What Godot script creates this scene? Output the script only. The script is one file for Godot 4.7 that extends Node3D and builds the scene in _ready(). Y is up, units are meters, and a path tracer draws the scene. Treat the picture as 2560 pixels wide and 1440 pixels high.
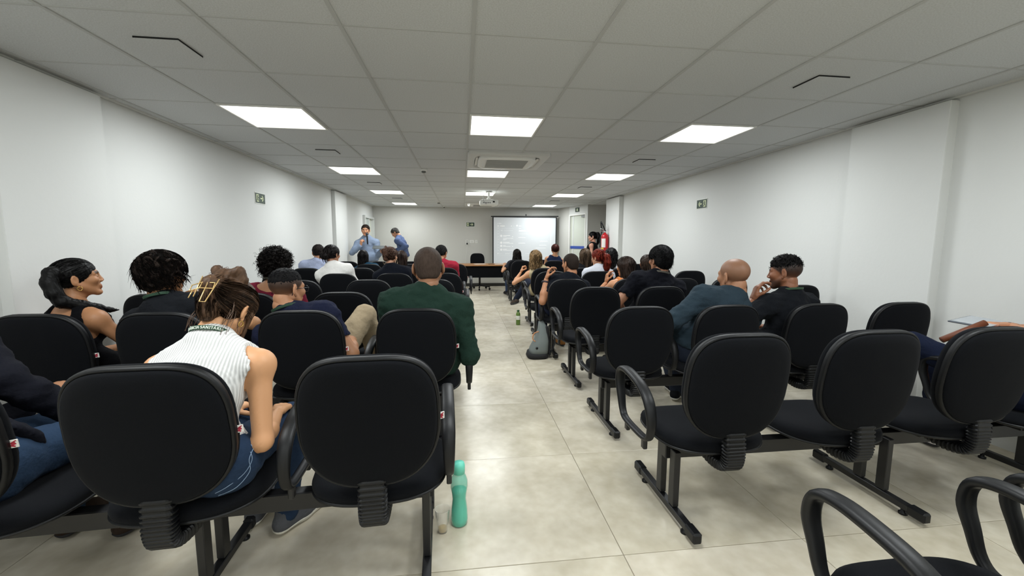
extends Node3D
# A long training room with black beam-seating benches either side of an aisle, an audience seen from behind, a speaker at the front.
# Units are metres, y up, the camera looks towards -z.

const H := 1.30            # camera height
const CEIL := 2.3066       # underside of the ceiling grid
const XL := -2.53          # left wall
const XR := 3.43           # right wall
const ZB := -12.15         # end wall
const ZN := 2.6            # wall behind the camera

var taken := {}
var M := {}

func _ready() -> void:
	camera_and_light()
	materials()
	room()
	ceiling_fittings()
	wall_fittings()
	front_of_room()
	benches()
	small_things()
	people()

func camera_and_light() -> void:
	var cam := Camera3D.new()
	cam.name = "camera"
	cam.fov = rad_to_deg(2.0 * atan(720.0 / 1017.7))
	cam.near = 0.05
	cam.far = 60.0
	var yaw := 0.1212
	var pitch := -0.111
	var roll := 0.0042
	var fw := Vector3(sin(yaw) * cos(pitch), sin(pitch), -cos(yaw) * cos(pitch))
	var r := Vector3(cos(yaw), 0, sin(yaw))
	var u := r.cross(fw)
	var r2 := r * cos(roll) + u * sin(roll)
	var u2 := -r * sin(roll) + u * cos(roll)
	cam.transform = Transform3D(Basis(r2, u2, -fw), Vector3(0, H, 0))
	add_child(cam)
	cam.current = true
	var env := Environment.new()
	env.background_mode = Environment.BG_COLOR
	env.background_color = Color(0.0, 0.0, 0.0)
	env.tonemap_mode = Environment.TONE_MAPPER_LINEAR
	env.tonemap_exposure = 1.0
	env.sdfgi_enabled = true
	env.ssao_enabled = true
	env.ssil_enabled = true
	var we := WorldEnvironment.new()
	we.name = "environment"
	we.environment = env
	add_child(we)

const LAMP_ENERGY := 2.2

func lamp_light(c: Vector3, sx: float, sz: float) -> void:
	var l := AreaLight3D.new()
	l.name = "panel_light"
	l.area_size = Vector2(sx, sz)
	l.area_normalize_energy = true
	l.light_energy = LAMP_ENERGY
	l.light_color = Color(0.965, 0.99, 1.0)
	l.set("area_range", 20.0)
	l.shadow_enabled = true
	l.rotation = Vector3(-PI / 2, 0, 0)
	l.position = c
	add_child(l, true)

# ---------------------------------------------------------------- naming
func numbered(n: String) -> String:
	if not taken.has(n):
		taken[n] = 0
		return n
	taken[n] += 1
	return "%s_%03d" % [n, taken[n]]

func tag(o: Node, label: String, category: String, group := "") -> Node:
	o.set_meta("label", label)
	o.set_meta("category", category)
	if group != "":
		o.set_meta("group", group)
	return o

func thing(called: String, label: String, category: String, at := Vector3.ZERO, turn := 0.0, group := "") -> Node3D:
	var o := Node3D.new()
	o.name = numbered(called)
	add_child(o, true)
	o.position = at
	o.rotation.y = turn
	tag(o, label, category, group)
	return o

func part(called: String, mesh: Mesh, mat: Material, parent: Node = null, at := Vector3.ZERO, basis := Basis.IDENTITY) -> MeshInstance3D:
	var o := MeshInstance3D.new()
	if parent == null:
		parent = self
	o.name = numbered(called) if parent == self else called
	if parent != self:
		var k := 1
		while parent.has_node(NodePath(String(o.name))):
			o.name = "%s_%03d" % [called, k]
			k += 1
	o.mesh = mesh
	o.material_override = mat
	o.transform = Transform3D(basis, at)
	o.cast_shadow = GeometryInstance3D.SHADOW_CASTING_SETTING_ON
	parent.add_child(o, true)
	return o

func struct(called: String, mesh: Mesh, mat: Material, at := Vector3.ZERO) -> MeshInstance3D:
	var o := part(called, mesh, mat, self, at)
	o.set_meta("kind", "structure")
	return o

# ---------------------------------------------------------------- materials
func mat(hex: String, rough := 0.8, metal := 0.0, spec := 0.5) -> StandardMaterial3D:
	var m := StandardMaterial3D.new()
	m.albedo_color = Color(hex)
	m.roughness = rough
	m.metallic = metal
	m.metallic_specular = spec
	return m

func noise_tex(freq: float, c0: Color, c1: Color, sd := 1, size := 512, oct := 4, kind := FastNoiseLite.TYPE_SIMPLEX_SMOOTH) -> NoiseTexture2D:
	var n := FastNoiseLite.new()
	n.seed = sd
	n.noise_type = kind
	n.frequency = freq
	n.fractal_octaves = oct
	var t := NoiseTexture2D.new()
	t.width = size
	t.height = size
	t.seamless = true
	t.noise = n
	var g := Gradient.new()
	g.offsets = PackedFloat32Array([0.0, 1.0])
	g.colors = PackedColorArray([c0, c1])
	t.color_ramp = g
	return t

func noise_bump(freq: float, strength: float, sd := 2, size := 256) -> NoiseTexture2D:
	var n := FastNoiseLite.new()
	n.seed = sd
	n.frequency = freq
	n.fractal_octaves = 3
	var t := NoiseTexture2D.new()
	t.width = size
	t.height = size
	t.seamless = true
	t.noise = n
	t.as_normal_map = true
	t.bump_strength = strength
	return t

func tri(m: StandardMaterial3D, s: Vector3, world := true) -> StandardMaterial3D:
	m.uv1_triplanar = true
	m.uv1_world_triplanar = world
	m.uv1_scale = s
	return m

func materials() -> void:
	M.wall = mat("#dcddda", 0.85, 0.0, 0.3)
	M.wall.normal_enabled = true
	M.wall.normal_texture = noise_bump(0.05, 1.5, 5)
	M.wall.normal_scale = 0.12
	tri(M.wall, Vector3.ONE * 1.6)
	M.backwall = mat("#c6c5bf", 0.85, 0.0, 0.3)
	M.tile = mat("#d9dbdc", 0.9, 0.0, 0.25)
	M.tile.albedo_texture = noise_tex(0.2, Color(0.9, 0.9, 0.89), Color(1, 1, 1), 7, 256, 3)
	tri(M.tile, Vector3.ONE * 2.0)
	M.tbar = mat("#bcbdbb", 0.6, 0.0, 0.4)
	M.trim = mat("#d6d6d0", 0.6)
	M.dark = mat("#161616", 0.9)
	M.white_plastic = mat("#e9e9e4", 0.45)
	M.grey_plastic = mat("#8b8d8c", 0.5)
	M.black_plastic = mat("#0e0f11", 0.45, 0.0, 0.42)
	M.black_plastic.normal_enabled = true
	M.black_plastic.normal_texture = noise_bump(0.25, 1.0, 9, 128)
	M.black_plastic.normal_scale = 0.1
	tri(M.black_plastic, Vector3.ONE * 9.0, false)
	M.rim = mat("#0c0d0f", 0.5, 0.0, 0.4)
	M.black_metal = mat("#141416", 0.42, 0.0, 0.5)
	M.fabric = mat("#15171b", 0.95, 0.0, 0.25)
	M.fabric.albedo_texture = noise_tex(0.35, Color(0.55, 0.55, 0.57), Color(1.0, 1.0, 1.0), 11, 256, 2)
	M.fabric.normal_enabled = true
	M.fabric.normal_texture = noise_bump(0.35, 3.0, 12)
	M.fabric.normal_scale = 0.35
	M.fabric.rim_enabled = true
	M.fabric.rim = 0.12
	tri(M.fabric, Vector3.ONE * 7.0, false)
	M.chrome = mat("#c9cbcc", 0.2, 1.0)
	M.alu = mat("#d9dbd9", 0.4, 0.3)
	M.glass = mat("#e8f0ee", 0.05)
	M.glass.transparency = BaseMaterial3D.TRANSPARENCY_ALPHA
	M.glass.albedo_color = Color(0.9, 0.95, 0.93, 0.12)
	M.lamp = mat("#ffffff", 0.6)
	M.lamp.emission_enabled = true
	M.lamp.emission = Color(1.0, 0.99, 0.97)
	M.lamp.emission_energy_multiplier = 3.0
	# polished beige porcelain
	M.floor = []
	for k in 3:
		var f := mat(["#e0d9c8", "#dcd5c3", "#e3dccc"][k], 0.27, 0.0, 0.42)
		f.albedo_texture = noise_tex(0.012, Color(0.88, 0.87, 0.85), Color(1, 1, 1), 20 + k, 512, 5)
		f.roughness_texture = noise_tex(0.02, Color(0.75, 0.75, 0.75), Color(1, 1, 1), 30 + k, 256, 4)
		f.detail_enabled = true
		f.detail_blend_mode = BaseMaterial3D.BLEND_MODE_MUL
		f.detail_albedo = noise_tex(0.09, Color(0.93, 0.92, 0.9), Color(1, 1, 1), 40 + k, 256, 3)
		tri(f, Vector3(0.55, 0.55, 0.55))
		M.floor.append(f)
	M.grout = mat("#8d8576", 0.9)

# ---------------------------------------------------------------- mesh helpers
class Shape:
	var st := SurfaceTool.new()
	func _init() -> void:
		st.begin(Mesh.PRIMITIVE_TRIANGLES)
	func flat() -> void:
		st.set_smooth_group(-1)
	func smooth(g := 1) -> void:
		st.set_smooth_group(g)
	func t3(a: Vector3, b: Vector3, c: Vector3) -> void:   # counter-clockwise seen from outside
		st.add_vertex(a)
		st.add_vertex(c)
		st.add_vertex(b)
	func q4(a: Vector3, b: Vector3, c: Vector3, d: Vector3) -> void:
		t3(a, b, c)
		t3(a, c, d)
	# a box with chamfered edges
	func box(c: Vector3, s: Vector3, e := 0.0, b := Basis.IDENTITY) -> Shape:
		flat()
		var h := s * 0.5
		e = minf(e, minf(h.x, minf(h.y, h.z)) * 0.9)
		if e <= 0.0:
			for ax in 3:
				for sg in [-1.0, 1.0]:
					var n := Vector3.ZERO
					n[ax] = sg
					var u := Vector3.ZERO
					u[(ax + 1) % 3] = 1.0
					var v := n.cross(u)
					var o := n * h
					q4(c + b * (o - u * h - v * h), c + b * (o + u * h - v * h), c + b * (o + u * h + v * h), c + b * (o - u * h + v * h))
			return self
		for ax in 3:
			for sg in [-1.0, 1.0]:
				var n := Vector3.ZERO
				n[ax] = sg
				var u := Vector3.ZERO
				u[(ax + 1) % 3] = 1.0
				var v := n.cross(u)
				var hu: float = absf(u.dot(h)) - e
				var hv: float = absf(v.dot(h)) - e
				var o := n * h
				q4(c + b * (o - u * hu - v * hv), c + b * (o + u * hu - v * hv), c + b * (o + u * hu + v * hv), c + b * (o - u * hu + v * hv))
		for ax in 3:
			var a1 := (ax + 1) % 3
			var a2 := (ax + 2) % 3
			for s1 in [-1.0, 1.0]:
				for s2 in [-1.0, 1.0]:
					var p := Vector3.ZERO
					p[a1] = s1 * h[a1]
					p[a2] = s2 * (h[a2] - e)
					var q := Vector3.ZERO
					q[a1] = s1 * (h[a1] - e)
					q[a2] = s2 * h[a2]
					var l := Vector3.ZERO
					l[ax] = h[ax] - e
					if s1 * s2 > 0:
						_edge(c, b, p, q, l)
					else:
						_edge(c, b, q, p, l)
		for sx in [-1.0, 1.0]:
			for sy in [-1.0, 1.0]:
				for sz in [-1.0, 1.0]:
					var s3 := Vector3(sx, sy, sz)
					var p := c + b * (s3 * Vector3(h.x, h.y - e, h.z - e))
					var q := c + b * (s3 * Vector3(h.x - e, h.y, h.z - e))
					var r := c + b * (s3 * Vector3(h.x - e, h.y - e, h.z))
					if sx * sy * sz > 0:
						t3(p, q, r)
					else:
						t3(p, r, q)
		return self
	func _edge(c: Vector3, b: Basis, p: Vector3, q: Vector3, l: Vector3) -> void:
		q4(c + b * (p - l), c + b * (q - l), c + b * (q + l), c + b * (p + l))
	# loft through closed rings with equal counts; rings run counter-clockwise seen from the end
	func loft(rings: Array, cap0 := true, cap1 := true, closed := false, g := 1) -> Shape:
		smooth(g)
		var n: int = rings[0].size()
		var m := rings.size()
		for i in (m if closed else m - 1):
			var a: PackedVector3Array = rings[i]
			var b: PackedVector3Array = rings[(i + 1) % m]
			for j in n:
				var k := (j + 1) % n
				q4(a[j], a[k], b[k], b[j])
		if not closed:
			if cap0:
				_cap(rings[0], true)
			if cap1:
				_cap(rings[m - 1], false)
		return self
	func _cap(r: PackedVector3Array, flip: bool) -> void:
		var c := Vector3.ZERO
		for p in r:
			c += p
		c /= r.size()
		for j in r.size():
			var k := (j + 1) % r.size()
			if flip:
				t3(c, r[k], r[j])
			else:
				t3(c, r[j], r[k])
	# sweep a section (x = side, y = up) along a path; side is given, section scaled per point
	func sweep(path: PackedVector3Array, sec: PackedVector2Array, side := Vector3.ZERO, closed := false, scales := PackedFloat32Array(), g := 1, caps := true) -> Shape:
		var rings := []
		var n := path.size()
		var prev := Vector3.ZERO
		for i in n:
			var a := path[(i - 1 + n) % n] if (closed or i > 0) else path[0]
			var b := path[(i + 1) % n] if (closed or i < n - 1) else path[n - 1]
			var t := (b - a).normalized()
			var s := side
			if s == Vector3.ZERO:
				if prev == Vector3.ZERO:
					prev = Vector3.UP.cross(t) if absf(t.y) < 0.9 else Vector3.RIGHT.cross(t)
				s = prev
			s = (s - t * s.dot(t)).normalized()
			if side == Vector3.ZERO:
				prev = s
			var up := t.cross(s)
			var k := scales[i] if scales.size() else 1.0
			var ring := PackedVector3Array()
			for p in sec:
				ring.append(path[i] + (s * p.x + up * p.y) * k)
			rings.append(ring)
		return loft(rings, caps, caps, closed, g)
	func tube(path: PackedVector3Array, r: float, n := 10, closed := false, scales := PackedFloat32Array()) -> Shape:
		var sec := PackedVector2Array()
		for i in n:
			sec.append(Vector2(cos(TAU * i / n), sin(TAU * i / n)) * r)
		return sweep(path, sec, Vector3.ZERO, closed, scales)
	func lathe(profile: PackedVector2Array, c := Vector3.ZERO, n := 32, b := Basis.IDENTITY, g := 1) -> Shape:
		var rings := []
		for p in profile:
			var ring := PackedVector3Array()
			for i in n:
				ring.append(c + b * Vector3(p.x * cos(TAU * i / n), p.y, -p.x * sin(TAU * i / n)))
			rings.append(ring)
		return loft(rings, profile[0].x > 0.0001, profile[profile.size() - 1].x > 0.0001, false, g)
	func done() -> ArrayMesh:
		st.generate_normals()
		st.index()
		return st.commit()

func bx(c: Vector3, s: Vector3, e := 0.0, b := Basis.IDENTITY) -> ArrayMesh:
	return Shape.new().box(c, s, e, b).done()

func span(a: Vector3, b: Vector3, e := 0.0) -> ArrayMesh:
	return bx((a + b) * 0.5, (b - a).abs(), e)

func pv(a: Array) -> PackedVector3Array:
	var r := PackedVector3Array()
	for i in range(0, a.size(), 3):
		r.append(Vector3(a[i], a[i + 1], a[i + 2]))
	return r

func pv2(a: Array) -> PackedVector2Array:
	var r := PackedVector2Array()
	for i in range(0, a.size(), 2):
		r.append(Vector2(a[i], a[i + 1]))
	return r

# smooth a path with Catmull-Rom
func curve(pts: PackedVector3Array, per := 6, closed := false) -> PackedVector3Array:
	var r := PackedVector3Array()
	var n := pts.size()
	for i in (n if closed else n - 1):
		var p0 := pts[(i - 1 + n) % n] if (closed or i > 0) else pts[0]
		var p1 := pts[i]
		var p2 := pts[(i + 1) % n]
		var p3 := pts[(i + 2) % n] if (closed or i + 2 < n) else pts[n - 1]
		for k in per:
			r.append(p1.cubic_interpolate(p2, p0, p3, float(k) / per))
	if not closed:
		r.append(pts[n - 1])
	return r

func rounded_section(w: float, h: float, r: float, per := 4) -> PackedVector2Array:
	var s := PackedVector2Array()
	var cx := [w / 2 - r, -(w / 2 - r), -(w / 2 - r), w / 2 - r]
	var cy := [h / 2 - r, h / 2 - r, -(h / 2 - r), -(h / 2 - r)]
	for q in 4:
		for k in per:
			var a := PI / 2 * q + PI / 2 * k / (per - 1)
			s.append(Vector2(cx[q] + r * cos(a), cy[q] + r * sin(a)))
	return s

func wall_box(called: String, a: Vector3, b: Vector3, m: Material) -> MeshInstance3D:
	return struct(called, span(a, b), m)

# ---------------------------------------------------------------- the room
const GX := -1.813         # ceiling grid: first long line in view
const GZ := -2.129         # ceiling grid: a cross line
const GS := 0.625
const FX := 0.66           # floor grid
const FZ := -1.505
const FS := 0.824

func room() -> void:
	# floor: a slab with recessed joints and one porcelain tile per cell
	var fl := struct("floor", span(Vector3(XL - 0.2, -0.2, ZB - 0.2), Vector3(5.2, -0.004, ZN + 0.2)), M.grout)
	var rng := RandomNumberGenerator.new()
	rng.seed = 5
	var tiles := {}
	for i in range(-4, 4):
		for j in range(-13, 6):
			var x0 := maxf(FX + FS * i + 0.0015, XL - 0.1)
			var x1 := minf(FX + FS * (i + 1) - 0.0015, 5.05 if i == 5 else XR + 0.1)
			var z0 := maxf(FZ + FS * j + 0.0015, ZB - 0.05)
			var z1 := minf(FZ + FS * (j + 1) - 0.0015, ZN + 0.1)
			if z1 - z0 < 0.03 or x1 - x0 < 0.03:
				continue
			var key := "%.3f %.3f" % [x1 - x0, z1 - z0]
			if not tiles.has(key):
				tiles[key] = bx(Vector3(0, -0.006, 0), Vector3(x1 - x0, 0.012, z1 - z0), 0.0012)
			part("tile", tiles[key], M.floor[rng.randi() % 3], fl, Vector3((x0 + x1) / 2, 0, (z0 + z1) / 2))
	for j in 2:
		part("tile", bx(Vector3(0, -0.006, 0), Vector3(1.55, 0.012, 0.76), 0.0012), M.floor[j], fl, Vector3(4.3, 0, -9.64 - 0.77 * j))
	# walls
	var t := 0.15
	var top := CEIL + 0.25
	wall_box("wall_left", Vector3(XL - t, 0, ZB - t), Vector3(XL, top, -12.06), M.wall)
	var wl := get_node("wall_left")
	part("wall_panel", span(Vector3(XL - t, 0, -10.95), Vector3(XL, top, ZN + t)), M.wall, wl)
	part("wall_panel", span(Vector3(XL - t, 1.99, -12.06), Vector3(XL, top, -10.95)), M.wall, wl)
	part("pilaster", span(Vector3(XL - 0.01, 0, -3.26), Vector3(-2.47, CEIL - 0.012, -2.55), 0.004), M.wall, wl)
	part("pilaster", span(Vector3(XL - 0.01, 0, -9.25), Vector3(-2.46, CEIL - 0.012, -8.45), 0.004), M.wall, wl)
	wall_box("wall_right", Vector3(XR, 0, -9.3), Vector3(XR + t, top, ZN + t), M.wall)
	var wr := get_node("wall_right")
	part("pilaster", span(Vector3(3.36, 0, -3.28), Vector3(XR + 0.01, CEIL - 0.012, -2.55), 0.004), M.wall, wr)
	part("pilaster", span(Vector3(3.335, 0, -9.3), Vector3(XR + 0.01, CEIL - 0.012, -8.5), 0.004), M.wall, wr)
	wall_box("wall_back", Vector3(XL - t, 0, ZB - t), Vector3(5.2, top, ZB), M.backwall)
	wall_box("wall_behind", Vector3(XL - t, 0, ZN), Vector3(XR + t, top, ZN + t), M.wall)
	# passage at the far right: a wall facing the room and a slanting wall with the door
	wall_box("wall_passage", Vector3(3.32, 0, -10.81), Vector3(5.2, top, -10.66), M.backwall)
	var wp := get_node("wall_passage")
	part("wall_panel", span(Vector3(5.05, 0, -10.7), Vector3(5.2, top, -9.2)), M.backwall, wp)
	part("wall_panel", span(Vector3(XR, 0, -9.3), Vector3(5.2, top, -9.15)), M.backwall, wp)
	slanting_wall()
	# ceiling: slab, grid bars, one tile per cell
	var ce := struct("ceiling", span(Vector3(XL - t, CEIL + 0.2, ZB - t), Vector3(5.2, CEIL + 0.35, ZN + t)), M.tile)
	var xs := PackedFloat32Array()
	for i in range(-1, 9):
		xs.append(GX + GS * i)
	var zs := PackedFloat32Array()
	for j in range(-7, 17):
		zs.append(GZ - GS * j)
	var zlo: float = ZB + 0.005
	var zhi: float = ZN - 0.02
	for x in xs:
		part("grid_bar", bx(Vector3(x, CEIL + 0.017, (zlo + zhi) / 2), Vector3(0.02, 0.022, zhi - zlo), 0.0015), M.tbar, ce)
	for z in zs:
		if z > zlo and z < zhi:
			part("grid_bar", bx(Vector3((XL + XR) / 2, CEIL + 0.018, z), Vector3(XR - XL - 0.04, 0.02, 0.014), 0.0015), M.tbar, ce)
	part("edge_trim", bx(Vector3(XL + 0.0175, CEIL + 0.01, (zlo + zhi) / 2), Vector3(0.025, 0.02, zhi - zlo), 0.002), M.trim, ce)
	part("edge_trim", bx(Vector3(XR - 0.0175, CEIL + 0.01, (zlo + zhi) / 2), Vector3(0.025, 0.02, zhi - zlo), 0.002), M.trim, ce)
	part("edge_trim", bx(Vector3((XL + XR) / 2, CEIL + 0.01, ZB + 0.015), Vector3(XR - XL - 0.05, 0.02, 0.025), 0.002), M.trim, ce)
	var full := bx(Vector3(0, 0.006, 0), Vector3(GS - 0.012, 0.012, GS - 0.012))
	for i in range(-2, 9):
		for j in range(-8, 17):
			var x0 := maxf(GX + GS * i, XL + 0.02)
			var x1 := minf(GX + GS * (i + 1), XR - 0.02)
			var z1 := minf(GZ - GS * j, ZN - 0.02)
			var z0 := maxf(GZ - GS * (j + 1), ZB + 0.02)
			if x1 - x0 < 0.03 or z1 - z0 < 0.03 or lamp_cell(i, j) or ac_cell(i, j):
				continue
			var sx := x1 - x0
			var sz := z1 - z0
			var m: Mesh = full if absf(sx - GS) < 0.001 and absf(sz - GS) < 0.001 else bx(Vector3(0, 0.006, 0), Vector3(sx - 0.004, 0.012, sz - 0.004))
			var tilt := Basis(Vector3(1, 0, 0), rng.randf_range(-0.003, 0.003)) * Basis(Vector3(0, 0, 1), rng.randf_range(-0.003, 0.003))
			part("tile", m, M.tile, ce, Vector3((x0 + x1) / 2, CEIL + 0.011, (z0 + z1) / 2), tilt)
	part("passage_ceiling", span(Vector3(XR - 0.03, CEIL, -10.7), Vector3(5.1, CEIL + 0.02, -9.25)), M.tile, ce)

func lamp_cell(i: int, j: int) -> bool:
	return (i == 0 or i == 3 or i == 6) and (j == 2 or j == 6 or j == 10 or j == 14 or j == -2 or j == -6)

func ac_cell(i: int, j: int) -> bool:
	return (i == 3 or i == 4) and (j == 4 or j == 5) and false

func slanting_wall() -> void:
	# from the end wall to the corner of the passage, with a white framed door of frosted glass; local x runs into the wall, z towards the passage
	var b := Vector3(2.86, 0, -12.16)
	var d := Vector3(3.32, 0, -10.66) - b
	var ln := d.length()
	d /= ln
	var tr := Transform3D(Basis(Vector3.UP.cross(d), Vector3.UP, d), b)
	var top := CEIL + 0.2
	var za := ln - 0.92
	var zb := ln - 0.08
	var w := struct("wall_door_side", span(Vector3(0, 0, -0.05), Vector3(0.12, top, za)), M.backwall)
	w.transform = tr
	part("wall_panel", span(Vector3(0, 0, zb), Vector3(0.12, top, ln)), M.wall, w)
	part("wall_panel", span(Vector3(0, 2.1, za), Vector3(0.12, top, zb)), M.wall, w)
	var dr := struct("door_1", Shape.new().box(Vector3(0.04, 1.05, za + 0.02), Vector3(0.1, 2.1, 0.04), 0.004).box(Vector3(0.04, 1.05, zb - 0.02), Vector3(0.1, 2.1, 0.04), 0.004).box(Vector3(0.04, 2.08, (za + zb) / 2), Vector3(0.1, 0.04, zb - za - 0.08), 0.004).done(), M.white_plastic)
	dr.transform = tr
	part("door_leaf", bx(Vector3(0.05, 1.035, (za + zb) / 2), Vector3(0.012, 2.05, zb - za - 0.08), 0.002), mat("#c5c9bd", 0.3), dr)
	part("stile", bx(Vector3(0.045, 1.035, za + 0.16), Vector3(0.02, 2.05, 0.05), 0.003), M.alu, dr)
	part("blue_strip", bx(Vector3(0.036, 1.175, (za + zb) / 2), Vector3(0.014, 0.075, zb - za - 0.08), 0.002), mat("#2b4aa0", 0.5), dr)
	part("door_closer", bx(Vector3(0.02, 2.02, zb - 0.14), Vector3(0.05, 0.05, 0.18), 0.006), M.grey_plastic, dr)
	var s := thing("exit_sign", "small dark green exit sign above the frosted door at the far right", "sign")
	s.transform = tr
	var zs := ln - 0.5
	part("plate", bx(Vector3(-0.004, 2.21, zs), Vector3(0.008, 0.12, 0.2), 0.002), mat("#2c3b2c", 0.5), s)
	part("symbol", bx(Vector3(-0.009, 2.21, zs), Vector3(0.003, 0.07, 0.07)), mat("#c3ccae", 0.5), s)

func ceiling_fittings() -> void:
	var n := 0
	var where := ["over the left seats", "over the aisle", "over the right seats"]
	var rows := {-6: "rearmost row behind the camera", -2: "row just above the camera", 2: "nearest row in view", 6: "second row in view", 10: "third row in view", 14: "farthest row of lights"}
	for j in [-6, -2, 2, 6, 10, 14]:
		for i in [0, 3, 6]:
			var c := Vector3(GX + GS * (i + 0.5), CEIL, GZ - GS * (j + 0.5))
			var l := thing("ceiling_light", "lit white panel light %s, %s" % [where[i / 3], rows[j]], "ceiling light", c, 0.0, "square panel lights in the ceiling")
			var f := Shape.new()
			for k in [-0.2965, 0.2965]:
				f.box(Vector3(0, 0.008, k), Vector3(0.609, 0.02, 0.016), 0.002)
				f.box(Vector3(k, 0.008, 0), Vector3(0.016, 0.02, 0.577), 0.002)
			part("frame", f.done(), M.white_plastic, l)
			part("diffuser", bx(Vector3(0, 0.008, 0), Vector3(0.58, 0.008, 0.58)), M.lamp, l)
			lamp_light(c + Vector3(0, -0.004, 0), 0.57, 0.57)
			n += 1
	# flush square plates: slightly dropped panels with a dark reveal
	var plates := [
		[Vector3(-1.52, 0, -2.47), "first square plate in the ceiling over the left seats, nearest the camera"],
		[Vector3(2.26, 0, -2.45), "first square plate in the ceiling over the right seats, nearest the camera"],
		[Vector3(-1.5, 0, -4.97), "square ceiling plate between the first and second panel lights on the left"],
		[Vector3(2.25, 0, -4.97), "square ceiling plate between the first and second panel lights on the right"],
		[Vector3(-1.5, 0, -7.45), "square ceiling plate between the second and third panel lights on the left"],
		[Vector3(2.25, 0, -7.45), "square ceiling plate between the second and third panel lights on the right"],
		[Vector3(-1.5, 0, -9.95), "square ceiling plate before the farthest panel light on the left"],
		[Vector3(2.25, 0, -9.95), "square ceiling plate before the farthest panel light on the right"]]
	var pm := bx(Vector3(0, -0.009, 0), Vector3(0.208, 0.003, 0.198))
	var pn := bx(Vector3(0, -0.0035, 0), Vector3(0.21, 0.009, 0.2))
	for p in plates:
		var o := thing("ceiling_plate", p[1], "vent", p[0] + Vector3(0, CEIL + 0.011, 0), 0.0, "square plates in the ceiling")
		part("cover", pm, M.tile, o)
		part("neck", pn, M.dark, o)
	cassette(Vector3(0.545, CEIL, -5.19), "large white ceiling air conditioner with rounded outlet over the aisle", 0.95)
	cassette(Vector3(0.545, CEIL, -11.0), "far white ceiling air conditioner partly hidden behind the projector", 0.95)
	detector(Vector3(-0.53, CEIL, -5.98), "white smoke detector on the ceiling left of the air conditioner", 0.05)
	detector(Vector3(-0.58, CEIL, -10.6), "grey smoke detector at the far end of the ceiling grid", 0.06)
	detector(Vector3(-0.5, CEIL, -11.85), "small dark sensor on the ceiling close to the end wall", 0.04)
	projector()

func cassette(c: Vector3, label: String, w: float) -> void:
	var o := thing("air_conditioner", label, "air conditioner", c)
	var f := Shape.new()
	var ring := func(r: float, y: float, nn: float) -> PackedVector3Array:
		var p := PackedVector3Array()
		for i in 64:
			var a := TAU * i / 64
			var ca := cos(a)
			var sa := sin(a)
			p.append(Vector3(signf(ca) * pow(absf(ca), 2.0 / nn), 0, -signf(sa) * pow(absf(sa), 2.0 / nn)) * r + Vector3(0, y, 0))
		return p
	var h := w / 2
	f.loft([ring.call(h * 0.81, 0.01, 6.0), ring.call(h * 0.82, -0.02, 6.0), ring.call(h * 0.86, -0.026, 7.0), ring.call(h - 0.012, -0.02, 20.0), ring.call(h, -0.012, 24.0), ring.call(h, 0.02, 24.0)], false, false)
	part("frame", f.done(), mat("#d2d2ce", 0.5), o)
	var sl := Shape.new()
	sl.loft([ring.call(h * 0.8, 0.012, 6.0), ring.call(h * 0.81, 0.0119, 6.0)], true, false)
	part("outlet_slot", sl.done(), M.dark, o)
	var g := Shape.new()
	g.loft([ring.call(h * 0.62, -0.043, 5.0), ring.call(h * 0.7, -0.04, 5.0), ring.call(h * 0.73, -0.03, 5.0), ring.call(h * 0.73, 0.011, 5.0)], false, false)
	g.loft([ring.call(h * 0.6, -0.036, 6.0), ring.call(h * 0.62, -0.043, 5.0)], true, false, false, 2)
	part("cover", g.done(), M.white_plastic, o)
	var gr := Shape.new()
	for k in 15:
		gr.box(Vector3(0, -0.0385, (k - 7) * 0.033), Vector3(w * 0.52, 0.005, 0.014), 0.001)
	part("intake_grille", gr.done(), mat("#a9aaa6", 0.6), o)
	for k in 4:
		var b := Basis(Vector3.UP, PI / 2 * k)
		part("flap", bx(Vector3(0, -0.012, h * 0.77), Vector3(w * 0.52, 0.004, 0.03), 0.001, Basis(Vector3.RIGHT, 0.25)), M.white_plastic, o, Vector3.ZERO, b)

func detector(c: Vector3, label: String, r: float) -> void:
	var o := thing("smoke_detector", label, "smoke detector", c)
	part("base", Shape.new().lathe(pv2([0.0, -0.014, r * 0.85, -0.014, r, -0.008, r, 0.012]), Vector3.ZERO, 24).done(), M.white_plastic, o)
	part("chamber", Shape.new().lathe(pv2([0.0, -0.037, r * 0.4, -0.036, r * 0.6, -0.03, r * 0.62, -0.012])).done(), mat("#5c5c58", 0.6), o)

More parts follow.
